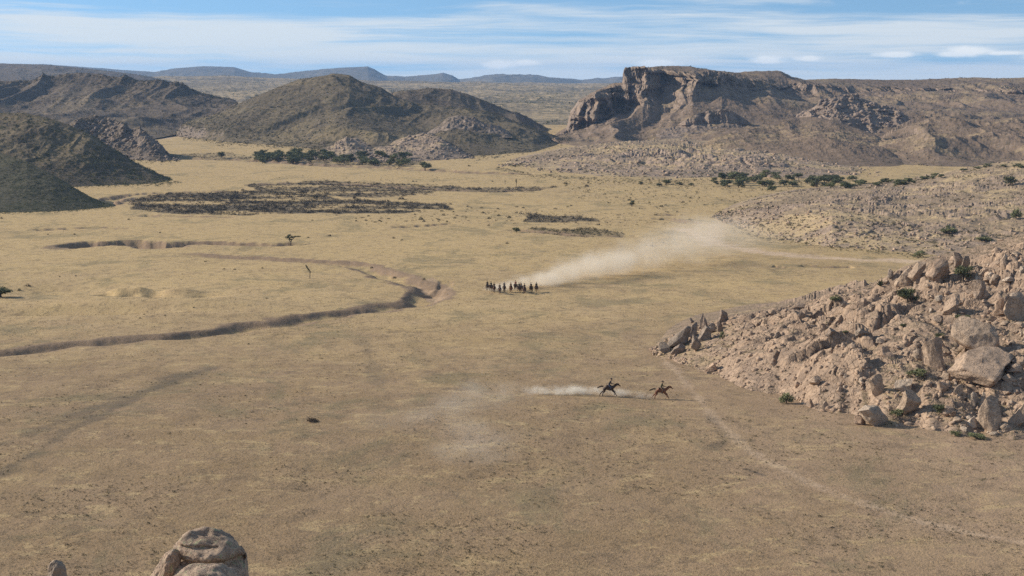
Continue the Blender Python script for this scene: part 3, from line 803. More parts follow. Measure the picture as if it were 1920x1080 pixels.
# individually described big rocks. px,py = foot of the rock on the slope; w,h in pixels
NAMED = [
    (1640, 800, 62, 62, 'large pale angular block standing at the foot of the granite slope', M_rock_pale, 0.15),
    (1612, 797, 24, 30, 'small cracked rock leaning on the left of the large pale block', M_rock, 0.1),
    (1648, 742, 32, 52, 'tall narrow slab of rock standing just above the large pale block', M_rock, 0.15),
    (1706, 782, 48, 56, 'rounded boulder with a dark right side, right of the pale block', M_rock, 0.0),
    (1700, 736, 44, 30, 'flat topped pink boulder behind the rounded one', M_rock_pale, 0.0),
    (1825, 800, 28, 24, 'small round ball of rock at the slope foot beside green weeds', M_rock_pale, 0.0),
    (1788, 782, 14, 16, 'little upright stone with a dark side near the slope foot', M_rock, 0.0),
    (1862, 806, 52, 72, 'big upright block with a sharp dark right edge at the slope foot', M_rock, 0.0),
    (1914, 800, 34, 64, 'leaning slab beyond the dark cleft at the right edge', M_rock, -0.5),
    (1828, 764, 18, 34, 'left one of the thin upright stone fins above the round ball', M_rock_pale, 0.0),
    (1842, 766, 14, 36, 'right one of the thin upright stone fins above the round ball', M_rock_pale, 0.0),
    (1752, 690, 44, 66, 'tall bright boulder casting a black shadow in the middle of the slope', M_rock, 0.12),
    (1846, 668, 120, 92, 'huge rounded dome of pink granite in the middle right of the slope', M_rock, 0.0),
    (1850, 716, 150, 74, 'broad low dome of pink rock below the huge one', M_rock, 0.0),
    (1912, 600, 60, 70, 'rounded outcrop at the right edge above the huge dome', M_rock, 0.0),
    (1880, 594, 30, 40, 'upright stone between two rounded outcrops near the right edge', M_rock, 0.0),
    (1700, 532, 44, 40, 'slanting ribbed slab at the left end of the ridge outcrop', M_rock, -0.45),
    (1725, 520, 40, 42, 'second slanting slab of the ridge outcrop', M_rock, -0.4),
    (1762, 524, 50, 54, 'thick leaning block in the middle of the ridge outcrop', M_rock, -0.3),
    (1796, 505, 22, 36, 'narrow dark sided fin right of the thick leaning block', M_rock_dark, 0.1),
    (1812, 505, 20, 28, 'last small dark fin of the ridge outcrop', M_rock_dark, 0.1),
    (1670, 524, 14, 22, 'lone upright stone left of the ridge outcrop', M_rock_dark, 0.0),
    (1884, 500, 26, 30, 'steep slab near the top of the ridge at right', M_rock, -0.5),
    (1700, 560, 34, 20, 'flat boulder below the ridge outcrop', M_rock, 0.0),
    (1790, 590, 40, 44, 'pale rounded boulder below the two ridge bushes', M_rock, 0.0),
    (1840, 560, 40, 40, 'pink block high on the slope near the right edge', M_rock, 0.0),
    (1585, 575, 16, 14, 'dark edged stone on the left shoulder of the slope', M_rock_dark, 0.0),
    (1498, 580, 30, 16, 'low sunlit slab on the left shoulder of the slope', M_rock, 0.0),
    (1460, 632, 14, 15, 'small dark round stone on the left part of the slope', M_rock_dark, 0.0),
    (1560, 630, 26, 16, 'striped grey slab in the middle of the slope', M_rock_dark, 0.1),
    (1615, 632, 34, 18, 'low grey boulder right of the striped slab', M_rock_dark, 0.0),
    (1652, 646, 18, 14, 'pale egg shaped stone casting a long dark shadow', M_rock_pale, 0.0),
    (1660, 668, 44, 24, 'wide dark sided boulder below the egg shaped stone', M_rock, 0.0),
    (1530, 722, 26, 22, 'boulder with a deep shadow above the foot of the slope', M_rock, 0.0),
    (1548, 766, 18, 16, 'pink round stone at the slope foot left of the pale block', M_rock, 0.0),
    (1522, 764, 14, 18, 'small pointed stone at the foot of the slope', M_rock, 0.0),
    (1338, 698, 34, 22, 'pointed sunlit rock where the path meets the slope', M_rock, 0.2),
    (1770, 735, 30, 26, 'brown boulder uphill of the thin fins', M_rock, 0.0),
    (1800, 742, 24, 24, 'small rock at the end of a diagonal crack in the slope', M_rock, -0.4),
]
OUT = [
    (1246, 664, 34, 24, 'low tent shaped rock at the left tip of the spiky outcrop', 0.35, 0.5),
    (1274, 664, 40, 20, 'dark flat rock beside the tent shaped one', 0.0, 0.5),
    (1305, 660, 30, 40, 'dark upright rock in front of the spiky outcrop', 0.1, 0.5),
    (1284, 646, 66, 44, 'sloping grey slab in the middle of the spiky outcrop', -0.5, 0.45),
    (1322, 638, 36, 40, 'jagged dark rock under the thin spire', -0.3, 0.5),
    (1316, 614, 9, 36, 'thin dark spire standing on top of the outcrop', -0.08, 0.2),
    (1324, 622, 20, 34, 'stub beside the thin dark spire', 0.15, 0.4),
    (1336, 624, 18, 20, 'small knob right of the thin spire', 0.0, 0.4),
    (1357, 606, 38, 34, 'grey pyramid shaped rock behind the outcrop', 0.1, 0.6),
    (1350, 622, 14, 26, 'narrow dark stone below the pyramid shaped rock', 0.2, 0.4),
    (1297, 606, 13, 11, 'small dark stone left of the spire', 0.3, 0.4),
    (1300, 632, 30, 30, 'rough brown block uphill of the sloping slab', -0.2, 0.4),
]
def named_rock(px, py, wp, hp, label, mat, lean, i, sub=5, tall=False, taper=0.0):
    if wp > 55 and hp > 66: wp, hp = wp * 0.92, hp * 0.86
    loc, nor, ob = cast(px, py)
    if loc is None: return
    k = mpp(loc.y)
    V = rock_verts(sub if wp > 30 else 4, 300 + i, cuts=18, lo=0.3, hi=0.75, nz=0.07, ns=1.5)
    V[:, 0] /= np.abs(V[:, 0]).max(); V[:, 1] /= np.abs(V[:, 1]).max(); V[:, 2] /= np.abs(V[:, 2]).max()
    if taper: V[:, :2] *= (1 - taper * (V[:, 2:3] * 0.5 + 0.5))
    W = wp * k / 2; H = hp * k / 2
    V = V * np.array([W, W * (1.15 if wp > 80 else 0.8), H * 1.12])
    V[:, 0] += -lean * V[:, 2]
    me = np_mesh('boulder', V, ICO[sub if wp > 30 else 4][1], True); me.set_sharp_from_angle(angle=math.radians(20)); me.materials.append(mat)
    o = link('boulder', me)
    o.location = (loc.x, loc.y + W * 0.5, loc.z + H * 0.72)
    o.rotation_euler = (0, 0, random.uniform(-0.3, 0.3))
    tag(o, label, 'boulder')
    return o
for i, (px, py, wp, hp, lb, mt, lean) in enumerate(NAMED):
    named_rock(px, py, wp, hp, lb, mt, lean, i)
for i, (px, py, wp, hp, lb, lean, tp) in enumerate(OUT):
    named_rock(px, py, wp, hp, lb, M_rock_dark, lean, 60 + i, taper=tp)

# the many alike boulders on the near slope
cnt = 0
pts = []
while len(pts) < 240:
    px = 1260 + 670 * random.random() ** 0.55; py = random.uniform(470, 820)
    fy = float(interp([(1222, 664), (1330, 706), (1440, 742), (1560, 768), (1650, 797), (1780, 815), (1920, 830)], px))
    ry = float(interp([(1222, 654), (1300, 612), (1400, 592), (1460, 580), (1560, 557), (1640, 536), (1690, 503), (1740, 484), (1860, 455), (1920, 438)], px))
    if py > fy - 2 or py < ry + 4: continue
    pts.append((px, py, (fy - py) / (fy - ry)))
bould = []
for px, py, u in pts:
    loc, nor, ob = cast(px, py)
    if loc is None or loc.y > 420: continue
    k = mpp(loc.y)
    right = (px - 1260) / 660
    s = random.lognormvariate(0, 0.45) * (2.6 + 4.4 * right * right) * k
    s = min(s, 12 * k)
    me = random.choice(BT if random.random() < 0.75 else BT_tall)
    dm = (random.uniform(0.8, 1.3), random.uniform(0.7, 1.1), random.uniform(0.5, 1.05))
    foot = u < 0.12
    o = place_rock(me, loc, s, 'pinkish granite boulder lying at the foot of the near right slope' if foot else 'pinkish granite boulder among many alike on the near right hillside',
                   'boulders at the foot of the granite slope' if foot else 'boulders on the granite hillside', dims=dm, sink=0.42)


def rubble(name, label, hill, count, smin, smax, mat, sub=2, tmax=1.05, seed=1, ex=None, tpow=1.0, nt=16):
    """many small stones on a hill as one mesh"""
    r = np.random.RandomState(seed)
    T = [rock_verts(sub, seed * 50 + q, cuts=9, lo=0.45, hi=0.85, nz=0.12) for q in range(nt)]
    Fc = ICO[sub][1]
    GX, GY, GZ, TT = hill['X'], hill['Y'], hill['Z'], hill['T']
    nr, nc = GX.shape
    rmax = int(np.searchsorted(TT[:, 0], (hill['n'] - 1) * tmax))
    VV = []; FF = []; off = 0; nv = T[0].shape[0]
    ii = (r.rand(count) ** tpow * (min(rmax, nr) - 1)).astype(int); jj = r.randint(0, nc - 1, count)
    for a, b in zip(ii, jj):
        x, y, z = GX[a, b], GY[a, b], GZ[a, b]
        if ex is not None and not ex(x, y): continue
        s = smin * (smax / smin) ** (r.rand() ** 1.8)
        th = r.rand() * 6.28; c_, s_ = math.cos(th), math.sin(th)
        v = T[r.randint(nt)] * np.array([s * r.uniform(0.8, 1.3), s * r.uniform(0.7, 1.1), s * r.uniform(0.45, 1.0)])
        v = np.stack([v[:, 0]*c_ - v[:, 1]*s_ + x, v[:, 0]*s_ + v[:, 1]*c_ + y, v[:, 2] + z + s * 0.2], 1)
        VV.append(v); FF.append(Fc + off); off += nv
    me = np_mesh(name, np.concatenate(VV), np.concatenate(FF), True)
    o = link(name, me, mat)
    return tag(o, label, 'rubble', kind='stuff')

rubble('rubble', 'loose pink stones covering the near granite hillside', h_n, 3600, 0.12, 0.55, M_rock, 2, seed=3)
rubble('rubble', 'small stones strewn over the shrubby hillside at right', h_r6, 3000, 0.22, 1.0, M_rock, 2, seed=4)
rubble('rubble', 'pinkish rocks strewn over the low middle distance rise', h_lo, 2000, 0.4, 2.0, M_rock, 2, seed=5)
rubble('rubble', 'dark crags and stones on the small reddish knoll', h_kn, 700, 0.7, 2.6, M_rock_dark, 1, seed=6)
rubble('rubble', 'stones on the rocky peak at left', h_l10, 600, 0.7, 2.6, M_rock_dark, 1, seed=8)
rubble('rubble', 'crags on the outcrop right of the mesa', h_kb, 500, 1.0, 4.2, M_rock_dark, 1, seed=9)

# ------------------------------------------------------------------ vegetation
def clump_verts(r, n, size, squash=0.8, leaf=0.12, up=0.0, shell=0.35):
    """n small triangles in a dome; returns (3n,3) and tint (3n)"""
    d = r.normal(size=(n, 3)); d /= np.linalg.norm(d, axis=1)[:, None]
    d[:, 2] = np.abs(d[:, 2])
    rad = (shell + (1 - shell) * r.rand(n)) ** 0.5
    lump = 0.75 + 0.35 * noise(d[:, 0] * 2.3 + r.rand() * 50, d[:, 1] * 2.3, d[:, 2] * 2.3)
    p = d * (rad * lump)[:, None] * size
    p[:, 2] *= squash
    a = r.normal(size=(n, 3)); a /= np.linalg.norm(a, axis=1)[:, None]
    b = r.normal(size=(n, 3)); b /= np.linalg.norm(b, axis=1)[:, None]
    if up: a = a * (1 - up) + np.array([0, 0, up]); b = b * (1 - up)
    l = leaf * size * (0.6 + 0.8 * r.rand(n))[:, None]
    tri = np.stack([p - a * l, p + a * l, p + b * l], 1).reshape(-1, 3)
    tint = np.repeat(np.clip(0.25 + 0.5 * r.rand(n) + 0.3 * (lump - 0.8), 0, 1), 3)
    return tri, tint


def clump_mesh(name, n, mat, seed, size=1.0, squash=0.8, leaf=0.12, up=0.0, shell=0.35):
    r = np.random.RandomState(seed)
    v, ti = clump_verts(r, n, size, squash, leaf, up, shell)
    me = np_mesh(name, v, np.arange(len(v)).reshape(-1, 3), False, dict(tint=ti))
    me.materials.append(mat)
    return me


def scatter_clumps(name, label, cat, P, S, ntri, mat, seed, squash=0.8, leaf=0.16, up=0.0, sink=0.1, nt=14):
    """many little plants, one mesh, kind stuff"""
    r = np.random.RandomState(seed)
    TT = [clump_verts(r, ntri, 1.0, squash, leaf, up) for _ in range(nt)]
    Tv = np.stack([a for a, b in TT]); Tt = np.stack([b for a, b in TT])
    n = len(P); idx = r.randint(0, nt, n); th = r.rand(n) * 6.283
    v = Tv[idx]
    c_, s_ = np.cos(th)[:, None], np.sin(th)[:, None]
    x = v[:, :, 0]*c_ - v[:, :, 1]*s_; y = v[:, :, 0]*s_ + v[:, :, 1]*c_
    S = np.asarray(S)[:, None]
    V = np.stack([x * S + P[:, 0:1], y * S + P[:, 1:2], v[:, :, 2] * S + P[:, 2:3] - sink * S], 2).reshape(-1, 3)
    ti = np.clip(Tt[idx] * 0.7 + 0.5 * r.rand(n)[:, None] - 0.1, 0, 1).ravel()
    me = np_mesh(name, V, np.arange(len(V)).reshape(-1, 3), False, dict(tint=ti))
    return tag(link(name, me, mat), label, cat, kind='stuff')


def hill_points(hill, count, seed, thr=-0.1, nsc=60, tmax=1.3, lo=0.0):
    r = np.random.RandomState(seed)
    GX, GY, GZ, TT = hill['X'], hill['Y'], hill['Z'], hill['T']
    nr, nc = GX.shape
    a = r.rand(count * 2); tr = (lo + (min(hill['n'] - 1 + 0.3, (hill['n'] - 1) * tmax) - lo) * a)
    ii = np.clip(np.searchsorted(TT[:, 0], tr), 0, nr - 2); jj = r.randint(0, nc - 1, count * 2)
    fu = r.rand(count * 2); fv = r.rand(count * 2)
    def I(G): return (G[ii, jj]*(1-fu)*(1-fv) + G[ii+1, jj]*fu*(1-fv) + G[ii, jj+1]*(1-fu)*fv + G[ii+1, jj+1]*fu*fv)
    x, y, z = I(GX), I(GY), I(GZ)
    ok = (fbm(x / nsc, y / nsc, 31, 3) > thr + 0.25 * r.rand(count * 2) - 0.12) & (z > base(y) - 0.5)
    P = np.stack([x, y, z], 1)[ok][:count]
    return P, r


for lab, hh, cnt_, s0, s1, nt_, mt, sd, thr in (
        ('dark scrub covering the large central hill', h_c, 6500, 0.9, 2.4, 12, M_scrub, 41, -0.35),
        ('dark scrub covering the ridge behind the central hill', h_cb, 2200, 1.0, 2.8, 10, M_scrub, 42, -0.3),
        ('dark scrub covering the broad left hill', h_lr, 5500, 1.2, 3.6, 10, M_scrub, 43, -0.3),
        ('scrub along the far left wooded ridge', h_lb, 1800, 3.0, 7.0, 8, M_leaf_dark, 44, -0.4),
        ('scrub dots over the far golden plateau', h_plat, 13000, 2.5, 7.5, 8, M_leaf_dark, 45, -0.05),
        ('low scrub over the mesa slopes', h_me, 6500, 1.0, 3.0, 10, M_scrub, 46, -0.2),
        ('low scrub over the smooth brown hill', h_fh, 1500, 0.6, 1.6, 10, M_scrub, 47, -0.1),
        ('low scrub over the eroded hillside', h_er, 2200, 0.7, 1.9, 10, M_scrub, 48, -0.1),
        ('scrub between the rocks of the middle distance rise', h_lo, 3200, 0.6, 2.1, 12, M_scrub, 49, -0.05),
        ('grey shrubs dotted over the stony hillside', h_r6, 3000, 0.4, 1.5, 22, M_scrub, 50, -0.1),
        ('dark shrubs covering the nearest left hill', h_l8, 4200, 0.4, 1.1, 18, M_leaf_dark, 51, -0.5),
        ('bushes covering the olive left hill', h_l9, 3200, 0.7, 2.3, 16, M_leaf_dark, 52, -0.1),
        ('shrubs on the small rocky peak at left', h_l10, 900, 0.8, 2.3, 12, M_scrub, 53, -0.2),
        ('shrubs on the reddish knoll', h_kn, 700, 0.6, 1.8, 12, M_scrub, 54, -0.2),
        ('small dry weeds between the boulders of the near slope', h_n, 2600, 0.18, 0.55, 20, M_scrub, 55, -0.05)):
    P, r = hill_points(hh, cnt_, sd, thr, nsc=160 if hh in (h_plat, h_lb) else 45)
    S = s0 * (s1 / s0) ** (r.rand(len(P)) ** 1.6)
    scatter_clumps('scrub', lab, 'scrub', P, S, nt_, mt, sd + 100, leaf=0.3 if nt_ < 15 else 0.24)

def gz(x, y):
    return ground_fn(np.atleast_1d(np.asarray(x, float)), np.atleast_1d(np.asarray(y, float)))

# dry grass tufts on the plain
def tufts(n, py0, py1, seed, s0, s1, name, lab):
    r = np.random.RandomState(seed)
    py = py0 + (py1 - py0) * r.rand(n); px = -80 + 2080 * r.rand(n)
    Y = gY(py) + r.rand(n) * 2; x, y, _ = at(px, py, Y)
    ok = fbm(x / 8, y / 8, 12, 3) > -0.25 + 0.3 * (r.rand(n) - 0.5)
    x, y = x[ok], y[ok]
    P = np.stack([x, y, gz(x, y)], 1)
    S = s0 * (s1 / s0) ** (r.rand(len(P)) ** 1.5)
    scatter_clumps(name, lab, 'grass', P, S, 4, M_grass, seed + 7, squash=1.0, leaf=0.55, up=0.45, sink=0.0, nt=40)
tufts(80000, 640, 1095, 61, 0.07, 0.24, 'grass', 'short dry grass tufts over the near valley floor')
tufts(50000, 420, 640, 62, 0.12, 0.36, 'grass', 'short dry grass tufts over the middle valley floor')

rt = np.random.RandomState(91); n_ = 17000
pyt = 560 + 535 * rt.rand(n_); pxt = -80 + 2080 * rt.rand(n_); xt, yt, _ = at(pxt, pyt, gY(pyt))
okt = fbm(xt / 12, yt / 12, 44, 3) > 0.0; xt, yt = xt[okt], yt[okt]
scatter_clumps('weeds', 'darker weed tufts dotted through the near grass', 'weeds', np.stack([xt, yt, gz(xt, yt)], 1), 0.12 * 3.2 ** rt.rand(len(xt)) ** 1.8, 14, M_scrub, 92, squash=0.9, leaf=0.35, up=0.3)


# brush thickets
def thick_points(poly, n, seed, wob=(9, 26)):
    r = np.random.RandomState(seed)
    xs = [p[0] for p in poly]; ys = [p[1] for p in poly]
    out = []
    x = r.uniform(min(xs) - 10, max(xs) + 10, n * 6); y = r.uniform(min(ys) - 25, max(ys) + 25, n * 6)
    wx = x + wob[0] * fbm(x / 22, y / 30, 1.5, 3); wy = y + wob[1] * fbm(x / 26, y / 40, 9.5, 3)
    ok = inside(wx, wy, poly) & (fbm(x / 45, y / 13, 4.4, 4) > -0.27 + 0.4 * (r.rand(len(x)) - 0.5))
    x, y = x[ok][:n], y[ok][:n]
    return np.stack([x, y, gz(x, y)], 1), r
for i, (n, s0, s1, mt, lab) in enumerate((
        (3600, 0.7, 2.1, M_twig, 'dense bare grey brush thicket across the left valley floor'),
        (2300, 0.6, 2.0, M_twig, 'grey brush thicket along the bend above the big one'),
        (260, 0.7, 2.0, M_twig, 'small patch of dark bare brush beyond the riders'),
        (260, 0.6, 1.6, M_scrub, 'olive reeds along the bank beyond the dust cloud'),
        (700, 1.0, 2.8, M_twig, 'grey brush below the river trees'),
        (260, 0.9, 2.2, M_twig, 'grey brush at the mouth of the left side valley'))):
    P, r = thick_points(THICKETS[i], n, 70 + i)
    S = s0 * (s1 / s0) ** (r.rand(len(P)) ** 1.3)
    scatter_clumps('brush', lab, 'brush', P, S, 44, mt, 170 + i, squash=0.95, leaf=0.2, up=0.35)

for i, (poly, n, s0, s1, mt, lab) in enumerate((
        (P2((1040, 333), (1400, 338), (1760, 346), (1700, 362), (1480, 366), (1340, 392), (1180, 392), (1080, 370)), 1100, 0.4, 1.6, M_scrub, 'low scrub over the plain below the rocky rise'),
        (P2((560, 398), (900, 392), (1240, 398), (1260, 425), (1000, 425), (700, 420)), 500, 0.3, 1.2, M_twig, 'thin bare brush scattered beyond the riders'),
        (P2((430, 330), (1000, 330), (1040, 345), (500, 342)), 240, 0.3, 1.0, M_twig, 'thin brush on the far left of the plain'))):
    P, r = thick_points(poly, n, 370 + i, wob=(6, 10))
    S = s0 * (s1 / s0) ** (r.rand(len(P)) ** 1.8)
    scatter_clumps('brush', lab, 'brush', P, S, 24, mt, 470 + i, squash=0.9, leaf=0.24, up=0.2)


def fringe(pxy, n, s0, s1, seed, mt, lab, spread=30):
    r = np.random.RandomState(seed)
    a = np.array(pxy, float); u = r.rand(n) * (len(a) - 1); i = u.astype(int); f = (u - i)[:, None]
    q = a[i] * (1 - f) + a[i + 1] * f
    Y = gY(q[:, 1]) - spread * np.abs(r.normal(size=n)) * 0.6 + spread * 0.3; x, y, _ = at(q[:, 0], q[:, 1], Y)
    P = np.stack([x, y, gz(x, y)], 1); S = s0 * (s1 / s0) ** (r.rand(n) ** 1.8)
    scatter_clumps('scrub', lab, 'scrub', P, S, 18, mt, seed + 1, leaf=0.24)
fringe([(-200, 403), (0, 399), (100, 397), (214, 389)], 420, 0.3, 1.1, 601, M_leaf_dark, 'scrub at the foot of the nearest left hill', 12)
fringe([(120, 350), (200, 348), (290, 345), (340, 341)], 420, 0.4, 1.4, 603, M_leaf_dark, 'scrub at the foot of the olive left hill', 22)
fringe([(340, 258), (420, 268), (520, 274), (640, 286), (900, 292), (1068, 266)], 1600, 0.7, 2.4, 605, M_scrub, 'scrub thinning out from the foot of the central hill', 90)
fringe([(220, 300), (300, 302), (338, 301)], 300, 0.6, 1.6, 607, M_scrub, 'scrub at the foot of the small rocky peak', 30)
fringe([(1370, 430), (1440, 449), (1560, 466), (1700, 479), (1800, 489)], 500, 0.25, 0.9, 609, M_scrub, 'weeds at the foot of the stony hillside', 14)
fringe([(930, 316), (1000, 330), (1120, 338), (1260, 342), (1400, 336), (1600, 345)], 900, 0.4, 1.5, 611, M_scrub, 'scrub at the foot of the low rocky rise', 40)


# trees and bushes as things
def tube(pts, rad, k=6):
    pts = [Vector(p) for p in pts]; V = []; Fs = []
    for i, p in enumerate(pts):
        d = (pts[min(i+1, len(pts)-1)] - pts[max(i-1, 0)]).normalized()
        a = d.orthogonal().normalized(); b = d.cross(a)
        for j in range(k):
            th = 2 * math.pi * j / k
            V.append(tuple(p + (a * math.cos(th) + b * math.sin(th)) * rad[i]))
    for i in range(len(pts) - 1):
        for j in range(k):
            Fs.append((i*k + j, i*k + (j+1) % k, (i+1)*k + (j+1) % k, (i+1)*k + j))
    return V, Fs


def tubes_mesh(name, lst, mat, k=6):
    V = []; Fs = []
    for pts, rad in lst:
        v, f = tube(pts, rad, k); Fs += [tuple(a + len(V) for a in q) for q in f]; V += v
    me = np_mesh(name, np.array(V), np.array(Fs), True); me.materials.append(mat)
    return me


def tree_meshes(seed, mat, h=1.0, n=1300, blobs=10, spread=0.40):
    r = random.Random(seed); rr = np.random.RandomState(seed)
    tl = [([(0, 0, -0.1), (0.03, 0, 0.2), (r.uniform(-.05, .05), r.uniform(-.05, .05), 0.42)], [0.05, 0.038, 0.028])]
    VV = []; TT = []
    for b in range(blobs):
        a = 6.283 * b / blobs + r.uniform(-.4, .4); q = spread * r.uniform(0.25, 1.0); z = r.uniform(0.12, 0.66)
        c = (q * math.cos(a), q * math.sin(a), z)
        tl.append(([(0.0, 0, 0.3), (c[0]*0.5, c[1]*0.5, z * 0.7), c], [0.026, 0.016, 0.006]))
        v, ti = clump_verts(rr, n // blobs, r.uniform(0.22, 0.34), 0.85, 0.2, 0, 0.15)
        low = rr.rand(len(v) // 3) < 0.45
        v = v.reshape(-1, 3, 3); v[low, :, 2] *= -0.5; v = v.reshape(-1, 3)
        VV.append(v + np.array(c)); TT.append(np.clip(ti * 0.8 + r.uniform(-0.05, 0.25), 0, 1))
    V = np.concatenate(VV); ti = np.concatenate(TT)
    cr = np_mesh('crown', V, np.arange(len(V)).reshape(-1, 3), False, dict(tint=ti)); cr.materials.append(mat)
    return tubes_mesh('trunk', tl, M_bark), cr


def make_tree(seed, mat, name='tree', **kw):
    tm, cm = tree_meshes(seed, mat, **kw)
    e = empty(name)
    link('trunk', tm, parent=e); link('crown', cm, parent=e)
    return e
TREES = [make_tree(900 + i, M_leaf if i % 2 else M_leaf_dark) for i in range(6)]
used = set()


def place_tree(px, py, hp, label, group=None, kind=None, sx=1.0):
    loc, nor, ob = cast(px, py)
    if loc is None: return
    i = random.randrange(6) if kind is None else kind
    if i not in used: o = TREES[i]; used.add(i)
    else: o = copy_tree(TREES[i])
    s = hp * mpp(loc.y)
    o.location = loc; o.rotation_euler = (0, 0, random.uniform(0, 6.28)); o.scale = (s * sx, s * sx, s)
    bsh = any(q in label for q in ('bush', 'weed', 'shrub'))
    if bsh: o.name = 'bush'
    tag(o, label, 'bush' if bsh else 'tree', group)
    return o

for k in range(64):
    px = random.choice([random.uniform(540, 770), random.uniform(580, 740), random.uniform(480, 560)])
    py = 300 + random.uniform(-7, 10) + (px - 640) * 0.02
    place_tree(px, py, random.uniform(10, 19), 'small green tree among the trees along the dry river', 'trees along the dry river', sx=random.uniform(1.1, 1.5))
place_tree(797, 320, 24, 'taller green tree at the right end of the river trees', sx=1.0, kind=1)
place_tree(738, 306, 20, 'round green tree standing above the river brush', kind=3, sx=1.2)
place_tree(415, 296, 14, 'dark lone tree at the mouth of the left side valley', kind=2, sx=1.2)
for k in range(54):
    px = random.uniform(1335, 1600)
    py = 345 + random.uniform(-14, 6) + abs(px - 1450) * 0.02
    place_tree(px, py, random.uniform(9, 17), 'small green tree in the band of trees below the low rocky rise', 'band of trees below the rocky rise', sx=random.uniform(1.2, 1.7))
for k in range(16):
    px = random.uniform(1600, 1720); py = 349 - (px - 1600) * 0.03 + random.uniform(-5, 4)
    place_tree(px, py, random.uniform(8, 14), 'green shrub tree trailing right from the band of trees', 'shrub trees right of the band', sx=random.uniform(1.3, 1.8))
for k in range(18):
    px = random.uniform(1700, 1925); py = float(interp([(1700, 343), (1800, 322), (1850, 312), (1925, 312)], px)) + random.uniform(-2, 4)
    place_tree(px, py, random.uniform(5, 9), 'low green shrub along the crest of the stony hillside', 'shrubs along the stony crest', sx=random.uniform(1.5, 2.2))
place_tree(1532, 351, 28, 'largest dark green tree of the band below the rocky rise', kind=0, sx=1.25)
place_tree(1425, 342, 24, 'tall green tree at the left part of the band', kind=1, sx=1.0)
place_tree(1385, 352, 20, 'round green tree standing forward of the band at its left end', kind=3, sx=1.1)
place_tree(1447, 358, 16, 'grey green tree standing just below the band', kind=5, sx=1.1)
place_tree(1250, 346, 13, 'dark round tree left of the band of trees', kind=0, sx=1.6)
place_tree(1236, 349, 7, 'low flat bush just left of the dark round tree', kind=2, sx=2.2)
place_tree(1275, 347, 7, 'low flat bush just right of the dark round tree', kind=4, sx=2.6)
place_tree(1296, 348, 6, 'second flat bush right of the dark round tree', kind=4, sx=2.0)
place_tree(1202, 346, 7, 'small bush beside a rock left of the dark round tree', kind=4, sx=1.6)
place_tree(1893, 348, 22, 'big dark bush near the top of the stony hillside', kind=2, sx=1.3)
place_tree(1780, 438, 20, 'round grey green bush low on the stony hillside', kind=5, sx=1.5)
place_tree(1845, 452, 13, 'wide bush behind the ridge of the near slope', kind=5, sx=2.2)
place_tree(1725, 482, 14, 'low olive bush behind the ridge outcrop', kind=3, sx=1.9)
place_tree(1905, 410, 26, 'thin grey tree on the stony hillside at the right edge', kind=5, sx=0.8)
place_tree(1185, 386, 13, 'small lone tree standing on the plain below the rocks', kind=4, sx=0.9)
place_tree(1702, 566, 36, 'dense dark green bush left of centre on the near ridge', kind=0, sx=1.15)
place_tree(1806, 526, 34, 'dark green bush tucked under the ridge outcrop', kind=2, sx=1.2)
place_tree(1474, 756, 28, 'grey leafless looking bush at the foot of the near slope', kind=5, sx=1.0)
place_tree(1720, 708, 24, 'bright green bush in the middle of the boulder slope', kind=1, sx=1.6)
place_tree(1762, 776, 22, 'dark green bush between boulders near the slope foot', kind=2, sx=1.5)
place_tree(1682, 782, 22, 'green bush in the gap right of the large pale block', kind=1, sx=1.2)
place_tree(1762, 636, 16, 'small dark bush above the tall bright boulder', kind=0, sx=1.3)
place_tree(1798, 600, 14, 'left of two small bushes in the upper slope', kind=0, sx=1.1)
place_tree(1815, 602, 14, 'right of two small bushes in the upper slope', kind=2, sx=1.1)
place_tree(1354, 636, 18, 'small thin stemmed tree behind the spiky outcrop', kind=3, sx=0.6)
place_tree(1567, 566, 18, 'grey bush on the left shoulder of the near hill', kind=5, sx=1.2)
place_tree(1586, 626, 10, 'tiny green bush beside the striped slab', kind=1, sx=1.2)
place_tree(1693, 614, 9, 'low bush in a grassy hollow of the slope', kind=2, sx=1.6)
place_tree(1275, 648, 8, 'low green bush inside the spiky outcrop', kind=3, sx=1.6)
place_tree(1830, 822, 13, 'flat spreading green weed at the slope foot below the round ball', kind=1, sx=3.0)
place_tree(1792, 816, 9, 'smaller flat green weed left of the spreading one', kind=3, sx=2.4)
place_tree(2, 557, 22, 'dark bush at the left edge of the picture', kind=2, sx=2.4)
place_tree(1850, 795, 9, 'little green weed beside the big upright block', kind=3, sx=2.2)
place_tree(968, 436, 12, 'dark olive bush at the left end of the reeds', kind=2, sx=1.6)

